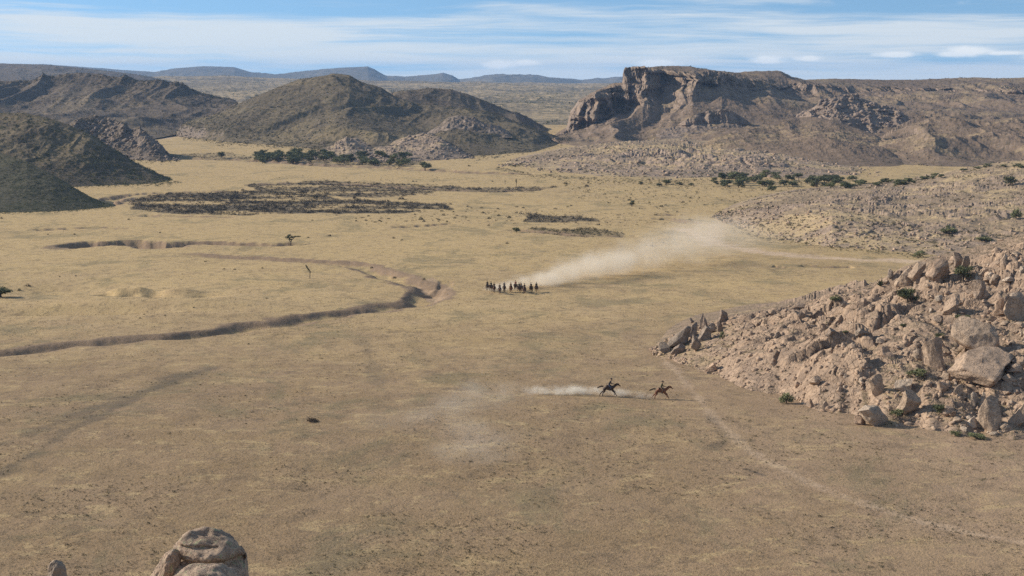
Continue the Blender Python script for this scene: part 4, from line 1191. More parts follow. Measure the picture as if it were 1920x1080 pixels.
# bushes dotted over the plain
BM = [clump_mesh('bush', 90, M_twig if i % 2 else M_scrub, 500 + i, leaf=0.2, up=0.2) for i in range(6)]
DOTS = [(790, 412, 11), (795, 416, 8), (832, 404, 7), (592, 372, 12), (850, 398, 6), (715, 416, 5), (738, 447, 7), (753, 451, 5), (951, 457, 7), (668, 415, 6), (686, 414, 6),
        (712, 415, 5), (935, 405, 8), (917, 410, 7), (955, 409, 9), (968, 400, 7), (1122, 422, 8), (1222, 462, 8), (1243, 456, 6), (618, 443, 8), (578, 446, 5), (697, 503, 7),
        (740, 522, 9), (795, 525, 8), (752, 374, 11), (672, 366, 12), (665, 372, 10), (877, 388, 6), (455, 357, 7), (241, 412, 6), (3, 410, 7), (90, 440, 4), (300, 437, 5), (385, 491, 5), (142, 518, 5),
        (112, 519, 4), (500, 560, 5), (363, 577, 5), (270, 590, 5), (262, 597, 5), (310, 592, 4), (420, 505, 5), (440, 506, 5), (492, 503, 5), (52, 537, 10), (36, 545, 9), (466, 646, 6),
        (1465, 450, 8), (1602, 534, 6), (1100, 823, 5), (965, 312, 9), (1015, 318, 8), (880, 312, 6), (1180, 376, 8), (1240, 388, 9), (1295, 372, 7), (1100, 350, 9), (1060, 345, 9), (1565, 874, 4), (1720, 820, 5), (285, 1040, 5), (140, 440, 5), (1388, 874, 5), (1400, 880, 5), (1415, 886, 6), (1560, 990, 6), (1690, 1010, 5), (1740, 960, 4), (430, 920, 5)]
for px, py, s in DOTS:
    loc, nor, ob = cast(px, py)
    if loc is None: continue
    o = bpy.data.objects.new('bush', random.choice(BM)); C.objects.link(o)
    k = s * mpp(loc.y) * 0.62
    o.location = loc; o.scale = (k * random.uniform(0.8, 1.3), k, k * 1.2); o.rotation_euler = (0, 0, random.uniform(0, 6))
    tag(o, 'small dry bush standing alone on the open valley floor', 'bush', 'small bushes dotted over the plain')
rr_ = random.Random(5)
for q in range(70):
    px = rr_.uniform(560, 1330); py = rr_.choice([rr_.uniform(385, 425), rr_.uniform(330, 420)])
    loc, nor, ob = cast(px, py)
    if loc is None or ob is None or ob.name != 'ground': continue
    o = bpy.data.objects.new('bush', rr_.choice(BM)); C.objects.link(o)
    k = rr_.uniform(3.0, 7.5) * mpp(loc.y) * 0.62
    o.location = loc; o.scale = (k * rr_.uniform(0.8, 1.4), k, k); o.rotation_euler = (0, 0, rr_.uniform(0, 6))
    tag(o, 'small dry bush in the scatter of bushes beyond the riders', 'bush', 'bushes scattered beyond the riders')

# windswept dry bush in the foreground plain
loc, _, _ = cast(588, 791)
e = empty('bush', loc); k = mpp(loc.y)
r = np.random.RandomState(77)
v, ti = clump_verts(r, 520, 15 * k, 0.6, 0.13, 0.3, 0.1)
v[:, 0] += -0.45 * v[:, 2] + 0.0; v[:, 0] += 0.0
me = np_mesh('twigs', v, np.arange(len(v)).reshape(-1, 3), False, dict(tint=ti)); me.materials.append(mat_leaf('dry_brown_twigs', (0.08, 0.055, 0.035), (0.22, 0.16, 0.10)))
link('twigs', me, parent=e)
tl = [([(0.1, 0, 0), (-0.3 - 0.1 * q, 0.1 * (q - 2), 0.45), (-0.75 - 0.1 * q, 0.15 * (q - 2), 0.85)], [0.03, 0.02, 0.006]) for q in range(5)]
link('stem', tubes_mesh('stem', tl, M_bark), parent=e)
tag(e, 'lone windswept brown bush with a pointed shadow on the near plain', 'bush')

# lone leaning tree above the gully
def lone_tree():
    loc, _, _ = cast(545, 460)
    k = mpp(loc.y); e = empty('tree', loc)
    S = 24 * k
    tl = [([(0, 0, -0.2), (0.02*S, 0, 0.25*S), (0.1*S, 0, 0.5*S)], [0.05*S, 0.04*S, 0.03*S]),
          ([(0.02*S, 0, 0.2*S), (-0.12*S, 0.02*S, 0.5*S), (-0.2*S, 0, 0.75*S)], [0.03*S, 0.022*S, 0.01*S]),
          ([(0.1*S, 0, 0.45*S), (0.4*S, 0, 0.68*S), (0.72*S, 0, 0.72*S)], [0.026*S, 0.018*S, 0.008*S]),
          ([(-0.15*S, 0, -0.2), (-0.13*S, 0, 0.22*S), (-0.1*S, 0, 0.4*S)], [0.03*S, 0.024*S, 0.012*S])]
    link('trunk', tubes_mesh('trunk', tl, M_bark), parent=e)
    r = np.random.RandomState(5); VV = []; TT = []
    for cx, cz, s in ((-0.22, 0.62, 0.25), (-0.08, 0.78, 0.24), (0.12, 0.66, 0.24), (0.36, 0.72, 0.2), (0.58, 0.74, 0.16), (0.76, 0.74, 0.1), (0.0, 0.5, 0.2)):
        v, ti = clump_verts(r, 130, s * S, 0.7, 0.2, 0, 0.1)
        v = v + np.array([cx * S, r.uniform(-.06, .06) * S, (cz - 0.06) * S]); VV.append(v); TT.append(ti * 0.8)
    V = np.concatenate(VV)
    me = np_mesh('crown', V, np.arange(len(V)).reshape(-1, 3), False, dict(tint=np.concatenate(TT))); me.materials.append(M_leaf_dark)
    link('crown', me, parent=e)
    tag(e, 'lone green tree leaning right beside the dry gully bend', 'tree')
lone_tree()

def yucca(px, py, hp, lean, label):
    loc, _, _ = cast(px, py)
    k = mpp(loc.y); S = hp * k; e = empty('tree', loc)
    pts = [(0, 0, -0.1), (0.01*S, 0, 0.3*S), (0.03*S, 0, 0.5*S), (-0.03*S + lean*0.4*S, 0, 0.75*S), (lean * S, 0, 0.95*S)]
    link('trunk', tubes_mesh('trunk', [(pts, [0.035*S, 0.03*S, 0.04*S, 0.04*S, 0.02*S])], M_bark), parent=e)
    r = np.random.RandomState(int(px)); VV = []; TT = []
    for u, s in ((0.46, 0.07), (0.56, 0.1), (0.66, 0.115), (0.76, 0.12), (0.87, 0.12), (0.97, 0.08)):
        cx = float(np.interp(u, [0.3, 0.5, 0.75, 0.95], [0.01, 0.03, -0.03 + lean*0.4, lean])) * S
        v, ti = clump_verts(r, 60, s * S, 1.0, 0.4, 0.2, 0.1); v[:, 2] -= 0.3 * s * S
        VV.append(v + np.array([cx, 0, u * S])); TT.append(ti * 0.6)
    V = np.concatenate(VV)
    me = np_mesh('crown', V, np.arange(len(V)).reshape(-1, 3), False, dict(tint=np.concatenate(TT))); me.materials.append(M_leaf_dark)
    link('crown', me, parent=e)
    tag(e, label, 'tree')
yucca(581, 522, 25, -0.26, 'thin curved yucca like tree standing alone inside the gully bend')
yucca(968, 350, 15, 0.02, 'slender upright tree stem in the reeds of the far plain')
yucca(947, 346, 8, 0.02, 'shorter bare stem left of the slender upright one')

# spiky agave on the left end of the ridge
loc, _, _ = cast(1650, 536)
e = empty('agave', loc); k = mpp(loc.y); rr2 = random.Random(3); tl = []
for q in range(26):
    a = rr2.uniform(0, 6.28); el_ = rr2.uniform(0.15, 1.45); L = rr2.uniform(9, 15) * k
    d = Vector((math.cos(a) * math.cos(el_), math.sin(a) * math.cos(el_), math.sin(el_)))
    tl.append(([(0, 0, 0), tuple(d * L * 0.5 + Vector((0, 0, 0.05))), tuple(d * L)], [0.07, 0.09, 0.01]))
link('leaves', tubes_mesh('leaves', tl, M_leaf_dark, 4), parent=e)
link('stalk', tubes_mesh('stalk', [([(0.15, 0, 0), (0.2, 0, 18 * k)], [0.05, 0.03])], M_bark, 5), parent=e)
tag(e, 'spiky dark agave on the shoulder of the near hill', 'agave')

# ------------------------------------------------------------------ rocks at the bottom of the frame, near the camera
def close_rock(cx, cy_top, Y, wpx, hpx, seed, label, mat=M_rock_close, sub=5, depth=0.9, shape=None, name='boulder', cuts=9, lo=0.62):
    k = Y / F
    V = rock_verts(sub, seed, cuts=cuts, lo=lo, hi=0.97, nz=0.13, ns=1.6)
    for c in range(3): V[:, c] /= np.abs(V[:, c]).max()
    V[:, 2] = np.where(V[:, 2] < 0, V[:, 2] * 3.2, V[:, 2])
    r_ = 1 + 0.05 * ridged(V[:, 0] * 3, V[:, 1] * 3, V[:, 2] * 5, 4)
    V = V * r_[:, None]
    W = wpx * k / 2; H = hpx * k / 2
    V = V * np.array([W, W * depth, H])
    if shape: V = shape(V, W, H)
    me = np_mesh('boulder', V, ICO[sub][1], True); me.materials.append(mat)
    o = link(name, me)
    x, y, z = at(cx, cy_top, Y)
    o.location = (float(x), float(y), float(z) - H * 0.97)
    tag(o, label, 'boulder')
    return o
def ledge(V, W, H):
    # a horizontal overhang with a recess under it
    u = V[:, 2] / H
    rec = np.exp(-((u - 0.12) / 0.10)**2) * (V[:, 1] < 0)
    V[:, 1] += rec * W * 0.22
    V[:, 1] -= sstep(0.05, -0.15, u) * (V[:, 1] < 0) * W * 0.22
    rec2 = np.exp(-((u - 0.55) / 0.05)**2) * (V[:, 1] < 0) * (V[:, 0] < 0.3 * W)
    V[:, 1] += rec2 * W * 0.12
    return V
close_rock(388, 993, 30, 168, 130, 712, 'large rounded grey boulder rising from the bottom edge of the picture', shape=ledge, cuts=7, lo=0.8)
close_rock(310, 1030, 29.6, 60, 90, 715, 'pale slab leaning against the left of the large bottom boulder', shape=lambda V, W, H: V + np.stack([V[:, 2] * 0.45, 0*V[:, 0], 0*V[:, 0]], 1))
close_rock(440, 1022, 30.2, 62, 110, 718, 'dark shoulder of rock against the right of the large bottom boulder', cuts=5, lo=0.8)
close_rock(106, 1051, 26, 44, 50, 721, 'small dark knob of rock at the bottom edge near the left corner', M_rock_dark, sub=4, cuts=5, lo=0.84)
close_rock(388, 1060, 28.5, 230, 150, 725, 'broad ledge of rock under the large bottom boulder', lo=0.75)

# ------------------------------------------------------------------ skinned figures
def skin_mesh(name, nodes, edges, sub=2):
    """nodes: {key:(x,y,z,r)}; returns a baked mesh"""
    keys = list(nodes); idx = {k: i for i, k in enumerate(keys)}
    me = bpy.data.meshes.new(name)
    me.from_pydata([nodes[k][:3] for k in keys], [(idx[a], idx[b]) for a, b in edges], [])
    o = bpy.data.objects.new(name, me); C.objects.link(o)
    o.modifiers.new('Skin', 'SKIN')
    me.skin_vertices
    sv = me.skin_vertices[0].data if me.skin_vertices else None
    if sv is None:
        bpy.context.view_layer.objects.active = o
        bpy.ops.object.skin_root_mark()
        sv = me.skin_vertices[0].data
    for i, k in enumerate(keys):
        r = nodes[k][3]
        rr = r if isinstance(r, tuple) else (r, r)
        sv[i].radius = rr; sv[i].use_root = (i == 0)
    s = o.modifiers.new('Sub', 'SUBSURF'); s.levels = sub; s.render_levels = sub
    bpy.context.view_layer.update()
    dg = bpy.context.evaluated_depsgraph_get()
    out = bpy.data.meshes.new_from_object(o.evaluated_get(dg))
    out.name = name
    bpy.data.objects.remove(o); bpy.data.meshes.remove(me)
    out.polygons.foreach_set('use_smooth', np.ones(len(out.polygons), bool))
    return out


def horse_body(pose):
    N = dict(belly=(0.0, 0, 1.24, (0.32, 0.36)), loin=(-0.32, 0, 1.30, (0.29, 0.33)), croup=(-0.66, 0, 1.32, (0.29, 0.31)), chest=(0.38, 0, 1.25, (0.30, 0.36)),
             front=(0.62, 0, 1.34, (0.2, 0.26)), neck=(0.86, 0, 1.52, (0.12, 0.19)), neck2=(1.1, 0, 1.7, (0.09, 0.145)), poll=(1.3, 0, 1.84, (0.085, 0.11)),
             cheek=(1.42, 0, 1.72, (0.08, 0.12)), nose=(1.58, 0, 1.58, (0.06, 0.075)), muz=(1.7, 0, 1.48, (0.055, 0.06)))
    Ed = [('belly', 'loin'), ('loin', 'croup'), ('belly', 'chest'), ('chest', 'front'), ('front', 'neck'), ('neck', 'neck2'), ('neck2', 'poll'), ('poll', 'cheek'), ('cheek', 'nose'), ('nose', 'muz')]
    for s, sn in ((1, 'l'), (-1, 'r')):
        N['ear' + sn] = (1.30, 0.07*s, 1.97, 0.03); Ed.append(('poll', 'ear' + sn))
        h = pose['h' + sn]; f = pose['f' + sn]
        hr = [(0.19, 0.22), 0.145, 0.085, 0.06, 0.065]
        fr = [(0.14, 0.17), 0.10, 0.07, 0.055, 0.065]
        prev = 'croup'
        for q, (x, z) in enumerate(h):
            N['h%s%d' % (sn, q)] = (x, s * (0.14 if q else 0.13), z, hr[q]); Ed.append((prev, 'h%s%d' % (sn, q))); prev = 'h%s%d' % (sn, q)
        prev = 'chest'
        for q, (x, z) in enumerate(f):
            N['f%s%d' % (sn, q)] = (x, s * 0.14, z, fr[q]); Ed.append((prev, 'f%s%d' % (sn, q))); prev = 'f%s%d' % (sn, q)
    return skin_mesh('body', N, Ed, 2)
POSES = [
    dict(hl=[(-0.68, 1.08), (-0.62, 0.86), (-1.0, 0.58), (-1.22, 0.26), (-1.3, 0.06)], hr=[(-0.66, 1.08), (-0.48, 0.84), (-0.8, 0.52), (-0.86, 0.2), (-0.82, 0.05)],
         fl=[(0.5, 1.02), (0.66, 0.88), (0.92, 0.66), (0.86, 0.36), (0.8, 0.24)], fr=[(0.5, 1.02), (0.58, 0.82), (0.86, 0.58), (1.08, 0.28), (1.16, 0.1)]),
    dict(hl=[(-0.66, 1.08), (-0.42, 0.86), (-0.66, 0.5), (-0.52, 0.18), (-0.44, 0.04)], hr=[(-0.66, 1.08), (-0.4, 0.86), (-0.6, 0.54), (-0.36, 0.26), (-0.26, 0.12)],
         fl=[(0.5, 1.02), (0.46, 0.82), (0.46, 0.5), (0.4, 0.2), (0.46, 0.05)], fr=[(0.5, 1.02), (0.6, 0.82), (0.78, 0.66), (0.62, 0.42), (0.5, 0.36)]),
    dict(hl=[(-0.68, 1.08), (-0.6, 0.86), (-0.92, 0.56), (-1.0, 0.24), (-0.98, 0.05)], hr=[(-0.66, 1.08), (-0.5, 0.86), (-0.7, 0.54), (-0.62, 0.22), (-0.54, 0.08)],
         fl=[(0.5, 1.02), (0.54, 0.82), (0.6, 0.5), (0.66, 0.2), (0.72, 0.05)], fr=[(0.5, 1.02), (0.62, 0.88), (0.88, 0.74), (0.8, 0.42), (0.7, 0.32)]),
]
HB = [horse_body(p) for p in POSES]


def ribbon(name, spine, halfw, h, mat):
    """hair: a few strands along a spine"""
    lst = []
    rr = random.Random(len(name))
    for q in range(7):
        o = (rr.uniform(-halfw, halfw), rr.uniform(-h, h))
        lst.append(([(p[0], p[1] + o[0] * (1 + i*0.3), p[2] + o[1] * (1 + i * 0.6)) for i, p in enumerate(spine)], [0.075 * (1 - 0.8 * i / (len(spine)-1)) + 0.008 for i in range(len(spine))]))
    return tubes_mesh(name, lst, mat, 5)
M_hair = mat_plain('horse_hair', (0.022, 0.016, 0.012), 0.7)
M_leather = mat_plain('saddle_leather', (0.09, 0.045, 0.022), 0.5)
M_blanket = mat_plain('saddle_blanket', (0.20, 0.16, 0.12), 0.9)
TAIL = ribbon('tail', [(-0.74, 0, 1.44), (-1.0, 0, 1.48), (-1.35, 0, 1.36), (-1.62, 0, 1.24)], 0.03, 0.03, M_hair)
MANE = tubes_mesh('mane', [([(0.72, 0.0, 1.62 + 0.0), (0.86, 0, 1.72), (1.02, 0, 1.84), (1.2, 0, 1.95)], [0.02, 0.05, 0.055, 0.02]), ([(0.72, 0.03, 1.6), (0.84, 0.05, 1.66), (1.0, 0.06, 1.78), (1.2, 0.03, 1.9)], [0.02, 0.05, 0.05, 0.02])], M_hair, 6)


def saddle_mesh():
    V = []; nx, ny = 13, 15
    for i in range(nx):
        u = -0.3 + 0.6 * i / (nx - 1)
        for j in range(ny):
            a = -1.25 + 2.5 * j / (ny - 1)
            rise = 0.08 * (abs(u) / 0.3)**2.5 * math.cos(a)**2
            R = 0.345 + rise
            V.append((u, 0.94 * R * math.sin(a) * 0.93, 1.27 + R * math.cos(a) * 1.06))
    F1 = grid_faces(nx, ny)
    V = np.array(V); n = len(V)
    Vi = V.copy(); Vi[:, 1] *= 0.9; Vi[:, 2] = 1.27 + (Vi[:, 2] - 1.27) * 0.88
    VV = np.concatenate([V, Vi]); FF = np.concatenate([F1, F1[:, ::-1] + n])
    rim = []
    for i in range(nx - 1): rim += [(i*ny, (i+1)*ny, (i+1)*ny + n, i*ny + n), (i*ny + ny-1, i*ny + ny-1 + n, (i+1)*ny + ny-1 + n, (i+1)*ny + ny-1)]
    for j in range(ny - 1): rim += [(j, j + n, j+1+n, j+1), ((nx-1)*ny + j, (nx-1)*ny + j+1, (nx-1)*ny + j+1+n, (nx-1)*ny + j+n)]
    me = np_mesh('saddle', VV, np.concatenate([FF, np.array(rim)]), True); me.materials.append(M_leather)
    return me
SADDLE = saddle_mesh()
BLANKET = SADDLE.copy(); BLANKET.name = 'saddle_blanket'
co = np.zeros(len(BLANKET.vertices) * 3); BLANKET.vertices.foreach_get('co', co); co = co.reshape(-1, 3)
co[:, 0] *= 1.25; co[:, 1] *= 0.985; co[:, 2] = 1.27 + (co[:, 2] - 1.27) * 0.94; BLANKET.vertices.foreach_set('co', co.ravel())
BLANKET.materials.clear(); BLANKET.materials.append(M_blanket)
BRIDLE = tubes_mesh('bridle', [([(1.5, s * 0.075, 1.62), (1.36, s * 0.1, 1.8), (1.27, 0.0, 1.93)], [0.012] * 3) for s in (1, -1)] + [([(1.55, s * 0.075, 1.58), (1.1, s * 0.15, 1.72), (0.5, s * 0.08, 1.86)], [0.01] * 3) for s in (1, -1)], M_leather, 4)


def person_body(lean=0.1, wide=0.3):
    L = lean
    N = dict(pelvis=(0, 0, 0.20, (0.17, 0.17)), waist=(0.03+L*.3, 0, 0.37, (0.155, 0.15)), chest=(0.06+L*.8, 0, 0.57, (0.185, 0.17)), upper=(0.07+L, 0, 0.70, (0.15, 0.13)), neck=(0.09+L*1.15, 0, 0.80, 0.058),
             jaw=(0.125+L*1.2, 0, 0.88, (0.065, 0.075)), head=(0.105+L*1.25, 0, 0.97, (0.082, 0.098)), crown=(0.09+L*1.25, 0, 1.045, (0.06, 0.075)), nose=(0.215+L*1.25, 0, 0.925, 0.014))
    Ed = [('pelvis', 'waist'), ('waist', 'chest'), ('chest', 'upper'), ('upper', 'neck'), ('neck', 'jaw'), ('jaw', 'head'), ('head', 'crown'), ('head', 'nose')]
    for s, n in ((1, 'l'), (-1, 'r')):
        N['sh'+n] = (0.06+L, s*0.2, 0.70, 0.066); N['el'+n] = (0.10+L, s*wide, 0.44, 0.05); N['wr'+n] = (0.42+L*.6, s*0.13, 0.36, 0.034); N['pa'+n] = (0.50+L*.6, s*0.105, 0.355, (0.036, 0.024))
        Ed += [('upper', 'sh'+n), ('sh'+n, 'el'+n), ('el'+n, 'wr'+n), ('wr'+n, 'pa'+n)]
        for q, (dy, ln) in enumerate(((-0.027, 0.05), (-0.009, 0.06), (0.009, 0.056), (0.027, 0.042))):
            N['fa%s%d' % (n, q)] = (0.50+L*.6+ln, s*0.105+dy, 0.35, 0.009); N['fb%s%d' % (n, q)] = (0.50+L*.6+ln*0.8, s*0.105+dy, 0.315, 0.008)
            Ed += [('pa'+n, 'fa%s%d' % (n, q)), ('fa%s%d' % (n, q), 'fb%s%d' % (n, q))]
        N['th'+n] = (0.47+L*.6, s*0.06, 0.375, 0.009); N['tb'+n] = (0.52+L*.6, s*0.06, 0.37, 0.008); Ed += [('pa'+n, 'th'+n), ('th'+n, 'tb'+n)]
        N['hp'+n] = (0.04, s*0.15, 0.17, 0.11); N['kn'+n] = (0.30, s*0.39, -0.08, 0.075); N['ca'+n] = (0.2, s*0.42, -0.3, 0.06); N['an'+n] = (0.10, s*0.42, -0.5, 0.045); N['ft'+n] = (0.17, s*0.42, -0.58, 0.045); N['to'+n] = (0.31, s*0.43, -0.57, 0.038)
        Ed += [('pelvis', 'hp'+n), ('hp'+n, 'kn'+n), ('kn'+n, 'ca'+n), ('ca'+n, 'an'+n), ('an'+n, 'ft'+n), ('ft'+n, 'to'+n)]
    return skin_mesh('body', N, Ed, 2)


def hat_mesh(L):
    prof = [(0.0, 0.16), (0.05, 0.165), (0.085, 0.14), (0.095, 0.02), (0.10, 0.005), (0.15, 0.0), (0.195, 0.018), (0.20, 0.024), (0.15, 0.014), (0.09, -0.01), (0.0, -0.01)]
    k = 20; V = []
    for r, z in prof:
        for j in range(k):
            a = 2*math.pi*j/k
            V.append((0.09 + L*1.25 + r*math.cos(a)*1.08, r*math.sin(a)*(0.95), 1.015 + z + (0.03 * abs(math.sin(a))**3 if r > 0.14 else 0)))
    Fs = [(i*k+j, i*k+(j+1) % k, (i+1)*k+(j+1) % k, (i+1)*k+j) for i in range(len(prof)-1) for j in range(k)]
    return np_mesh('hat', np.array(V), np.array(Fs), True)


M_skin = mat_plain('skin', (0.30, 0.17, 0.11), 0.6, 0.1)
PB = []
for L_, wd in ((0.22, 0.33), (0.12, 0.28), (0.02, 0.30)):
    PB.append((person_body(L_, wd), hat_mesh(L_), L_))


def shade_person(me, L, shirt, trous, boots):
    me = me.copy(); me.materials.clear()
    for m in (shirt, trous, boots, M_skin): me.materials.append(m)
    n = len(me.polygons); c = np.zeros(n * 3); me.polygons.foreach_get('center', c); c = c.reshape(-1, 3)
    x, y, z = c.T
    mi = np.zeros(n, int)
    mi[z < 0.27] = 1
    mi[(z < -0.30)] = 2
    mi[z > 0.83] = 3
    hand = (x > 0.43 + L * 0.6) & (z > 0.25) & (z < 0.5) & (np.abs(y) < 0.2)
    mi[hand] = 3
    me.polygons.foreach_set('material_index', mi.astype(np.int32))
    return me


COATS = dict(black=(0.075, 0.048, 0.032), dark_bay=(0.085, 0.042, 0.024), bay=(0.21, 0.085, 0.04), chestnut=(0.27, 0.12, 0.055), brown=(0.12, 0.07, 0.042), grey=(0.28, 0.25, 0.22))
MC = {k: mat_plain('coat_' + k, v, 0.55, 0.25, 4) for k, v in COATS.items()}
CL = dict(dark=(0.045, 0.04, 0.04), brown=(0.13, 0.085, 0.052), tan=(0.30, 0.2, 0.12), red=(0.24, 0.06, 0.035), olive=(0.07, 0.065, 0.035), grey=(0.13, 0.125, 0.12), blue=(0.045, 0.055, 0.09))
MCl = {k: mat_plain('cloth_' + k, v, 0.9, 0.2, 10) for k, v in CL.items()}


def rider(px, py, head, pose, coat, shirt, trous, hat, pb, hl, pl, hgroup=None, pgroup=None, s=1.0):
    x, y = [float(v) for v in gp(px, py)]
    z = float(gz(x, y)[0])
    h = empty('horse', (x, y, z - 0.03), head, s)
    b = HB[pose].copy(); b.materials.clear(); b.materials.append(MC[coat])
    link('body', b, parent=h); link('tail', TAIL, parent=h); link('mane', MANE, parent=h)
    link('saddle', SADDLE, parent=h); link('saddle_blanket', BLANKET, parent=h); link('bridle', BRIDLE, parent=h)
    tag(h, hl, 'horse', hgroup)
    p = empty('person', (x, y, z - 0.03 + 1.49 * s), head, s)
    me, hm, L = PB[pb]
    link('body', shade_person(me, L, MCl[shirt], MCl[trous], MCl['dark']), parent=p)
    hm2 = hm.copy(); hm2.materials.append(MCl[hat]); link('hat', hm2, parent=p)
    tag(p, pl, 'person', pgroup)

rider(1141, 744.5, math.radians(-3), 0, 'black', 'dark', 'blue', 'dark', 0,
      'black horse galloping right, trailing the other lone horse', 'hunched rider in dark clothes and hat on the black horse', 'two lone galloping horses', 'two riders out in front', 1.2)
rider(1239, 747.5, math.radians(-4), 0, 'bay', 'olive', 'brown', 'dark', 1,
      'reddish brown horse galloping right ahead of the black one', 'upright rider in olive clothes on the reddish brown horse', 'two lone galloping horses', 'two riders out in front', 1.2)
GR = [(914, 542.5, 'black', 'dark', 'leftmost'), (921, 544, 'brown', 'olive', 'second from left'), (926.5, 546, 'dark_bay', 'brown', 'third from left'), (937, 548.5, 'dark_bay', 'brown', 'fourth from left and nearest'),
      (945.5, 545, 'black', 'grey', 'fifth from left'), (958, 545.5, 'bay', 'tan', 'sixth from left'), (967, 542.5, 'black', 'red', 'seventh from left'), (973.5, 546, 'brown', 'olive', 'eighth from left'),
      (977, 545, 'chestnut', 'tan', 'ninth from left'), (983.5, 548, 'dark_bay', 'brown', 'third from right'), (996, 546.5, 'black', 'dark', 'second from right'), (1006, 545.5, 'brown', 'olive', 'rightmost')]
for i, (px, py, coat, shirt, where) in enumerate(GR):
    hd = math.radians(-100 - random.uniform(-12, 16))
    rider(px, py, hd, i % 3, coat, shirt, random.choice(['brown', 'dark', 'blue']), random.choice(['dark', 'brown']) if i != 5 else 'tan', random.choice([1, 2]),
          '%s horse coming towards camera, %s in the group' % (coat.replace('_', ' '), where),
          'rider in %s clothes, %s of the group' % (shirt, where), 'horses of the big group', 'riders of the big group', 1.15)

# ------------------------------------------------------------------ dust
def dust(label, blobs, dens, nsc=0.25, col=(0.93, 0.88, 0.78), name='dust_cloud', ns=(1, 1, 1)):
    """blobs: (px, py on ground, height m, rx, ry, rz, weight)"""
    cs = []
    for px, py, h, rx, ry, rz, w_ in blobs:
        x, y = [float(v) for v in gp(px, py)]; z = float(gz(x, y)[0]) + h
        cs.append((x, y, z, rx, ry, rz, w_))
    lo = np.min([[c[i] - c[i+3] for i in range(3)] for c in cs], 0); hi = np.max([[c[i] + c[i+3] for i in range(3)] for c in cs], 0)
    Vb = np.array([[a, b, c] for a in (lo[0], hi[0]) for b in (lo[1], hi[1]) for c in (lo[2], hi[2])])
    Fb = np.array([[0, 1, 3, 2], [4, 6, 7, 5], [0, 4, 5, 1], [2, 3, 7, 6], [0, 2, 6, 4], [1, 5, 7, 3]])
    m, t = newmat(name)
    P = t.pos(); tot = None
    wn = t.noise(P, nsc * 0.6, 3, 0.6, out=1)
    wv = t.n('ShaderNodeVectorMath', operation='SUBTRACT', ins={0: wn, 1: (0.5, 0.5, 0.5)}).outputs[0]
    for (x, y, z, rx, ry, rz, w_) in cs:
        d = t.n('ShaderNodeVectorMath', operation='SUBTRACT', ins={0: P, 1: (x, y, z)}).outputs[0]
        d = t.n('ShaderNodeVectorMath', operation='MULTIPLY', ins={0: d, 1: (1/rx, 1/ry, 1/rz)}).outputs[0]
        d = t.n('ShaderNodeVectorMath', operation='MULTIPLY_ADD', ins={0: wv, 1: (1.7, 1.7, 1.5), 2: d}).outputs[0]
        L = t.n('ShaderNodeVectorMath', operation='LENGTH', ins={0: d}).outputs['Value']
        f = t.math('MULTIPLY', t.math('SUBTRACT', 1.0, t.ramp(L, 0.15, 1.0)), w_)
        tot = f if tot is None else t.math('ADD', tot, f)
    nn = t.ramp(t.noise(scaled(t, P, *ns), nsc, 6, 0.7), 0.36, 0.66)
    den = t.math('MULTIPLY', t.math('MULTIPLY', tot, nn), dens)
    pv = t.n('ShaderNodeVolumePrincipled', ins={'Color': (*col, 1), 'Density': den, 'Anisotropy': 0.2})
    t.t.links.new(pv.outputs[0], t.n('ShaderNodeOutputMaterial').inputs['Volume'])
    o = link(name, np_mesh(name, Vb, Fb, False), m)
    try: m.cycles.volume_step_rate = 0.5
    except Exception: pass
    tag(o, label, 'dust', kind='stuff')
    return o

dust('long pale dust cloud trailing behind the big group of riders', [
    (930, 542, 0.8, 5, 6, 1.8, 1.8), (955, 540, 1.0, 6, 7, 2.2, 2.2), (980, 538, 1.4, 7, 8, 2.8, 2.4), (1010, 534, 1.8, 8, 9, 3.4, 2.2), (1050, 529, 2.4, 10, 10, 4.0, 1.4), (1095, 523, 3.2, 11, 12, 5.0, 1.2), (1140, 517, 4.2, 12, 14, 6.0, 1.1),
    (1185, 512, 5.2, 13, 15, 6.8, 0.8), (1230, 506, 6.4, 16, 20, 7.6, 0.42), (1285, 496, 7, 20, 26, 8, 0.2), (1345, 480, 6.0, 22, 30, 8, 0.16), (1310, 458, 5.0, 20, 40, 7, 0.22), (1360, 436, 3.0, 20, 46, 5, 0.18), (1400, 470, 4.0, 24, 30, 6, 0.08)],
    0.15, nsc=0.11, col=(0.93, 0.85, 0.72))
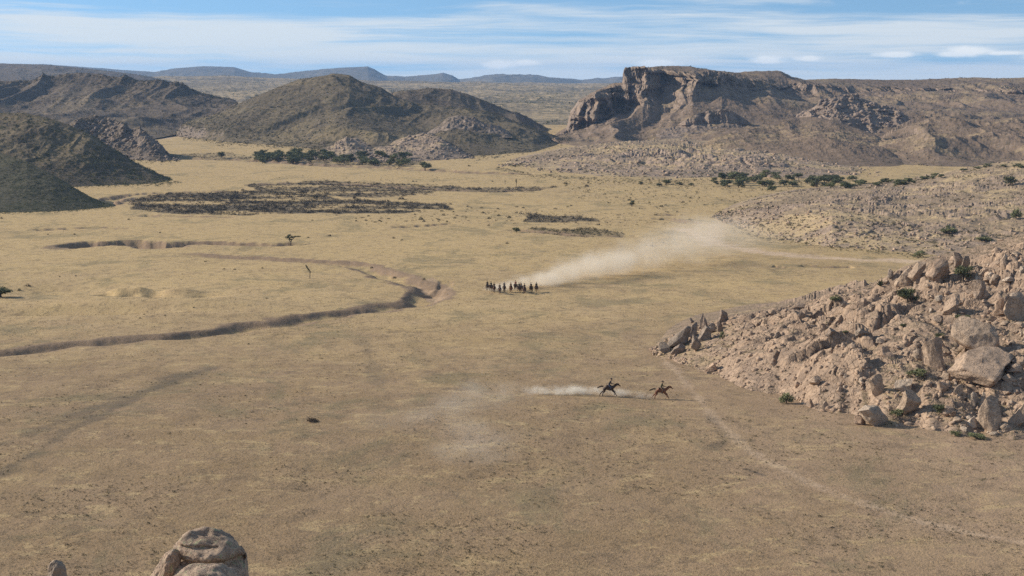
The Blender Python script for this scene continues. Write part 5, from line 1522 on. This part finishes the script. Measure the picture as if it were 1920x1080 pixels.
dust('thin dust kicked up behind the two lone riders', [
    (1118, 743, 0.6, 2.8, 1.6, 1.1, 1.0), (1095, 742, 0.7, 3.2, 1.8, 1.3, 1.2), (1065, 741, 0.7, 3.6, 2.0, 1.3, 1.3), (1035, 740, 0.6, 3.6, 2.0, 1.2, 1.0), (1005, 739, 0.6, 3.2, 2.0, 1.1, 0.6),
    (1185, 745, 0.5, 3.0, 1.5, 0.9, 0.8), (1212, 747, 0.4, 2.4, 1.4, 0.8, 0.7), (1160, 743, 0.6, 2.6, 1.5, 1.0, 0.9)], 0.8, nsc=0.6)
dust('faint drifting dust left in the near plain by the lone riders', [
    (930, 750, 1.2, 9, 9, 3.0, 0.9), (880, 770, 1.0, 10, 10, 3.0, 0.7), (820, 785, 1.0, 10, 10, 2.8, 0.7), (745, 800, 0.8, 9, 9, 2.4, 0.6),
    (900, 820, 1.0, 8, 9, 3.0, 1.1), (870, 855, 0.8, 8, 9, 2.8, 1.0), (930, 840, 0.8, 6, 8, 2.6, 0.8)], 0.038, nsc=0.2)

# ------------------------------------------------------------------ haze
def haze():
    X0, X1, Y0, Y1, Z0, Z1 = -15500, 15500, -600, 15600, -60, 135
    Vb = np.array([[a, b, c] for a in (X0, X1) for b in (Y0, Y1) for c in (Z0, Z1)], float)
    Fb = np.array([[0, 1, 3, 2], [4, 6, 7, 5], [0, 4, 5, 1], [2, 3, 7, 6], [0, 2, 6, 4], [1, 5, 7, 3]])
    m, t = newmat('haze')
    pv = t.n('ShaderNodeVolumePrincipled', ins={'Color': (0.36, 0.60, 1.0, 1), 'Density': 0.00004, 'Anisotropy': 0.1})
    t.t.links.new(pv.outputs[0], t.n('ShaderNodeOutputMaterial').inputs['Volume'])
    o = link('haze', np_mesh('haze', Vb, Fb, False), m)
    tag(o, 'thin bluish air haze over the whole valley', 'haze', kind='stuff')
haze()

# ------------------------------------------------------------------ render settings
sc.view_settings.view_transform = 'Standard'
sc.view_settings.look = 'None'
sc.view_settings.exposure = 0.32
sc.view_settings.gamma = 1.0
sc.cycles.volume_bounces = 2
sc.cycles.max_bounces = 6
sc.cycles.diffuse_bounces = 2
sc.cycles.volume_step_rate = 1.0
sc.cycles.volume_max_steps = 128
sc.cycles.use_denoising = False
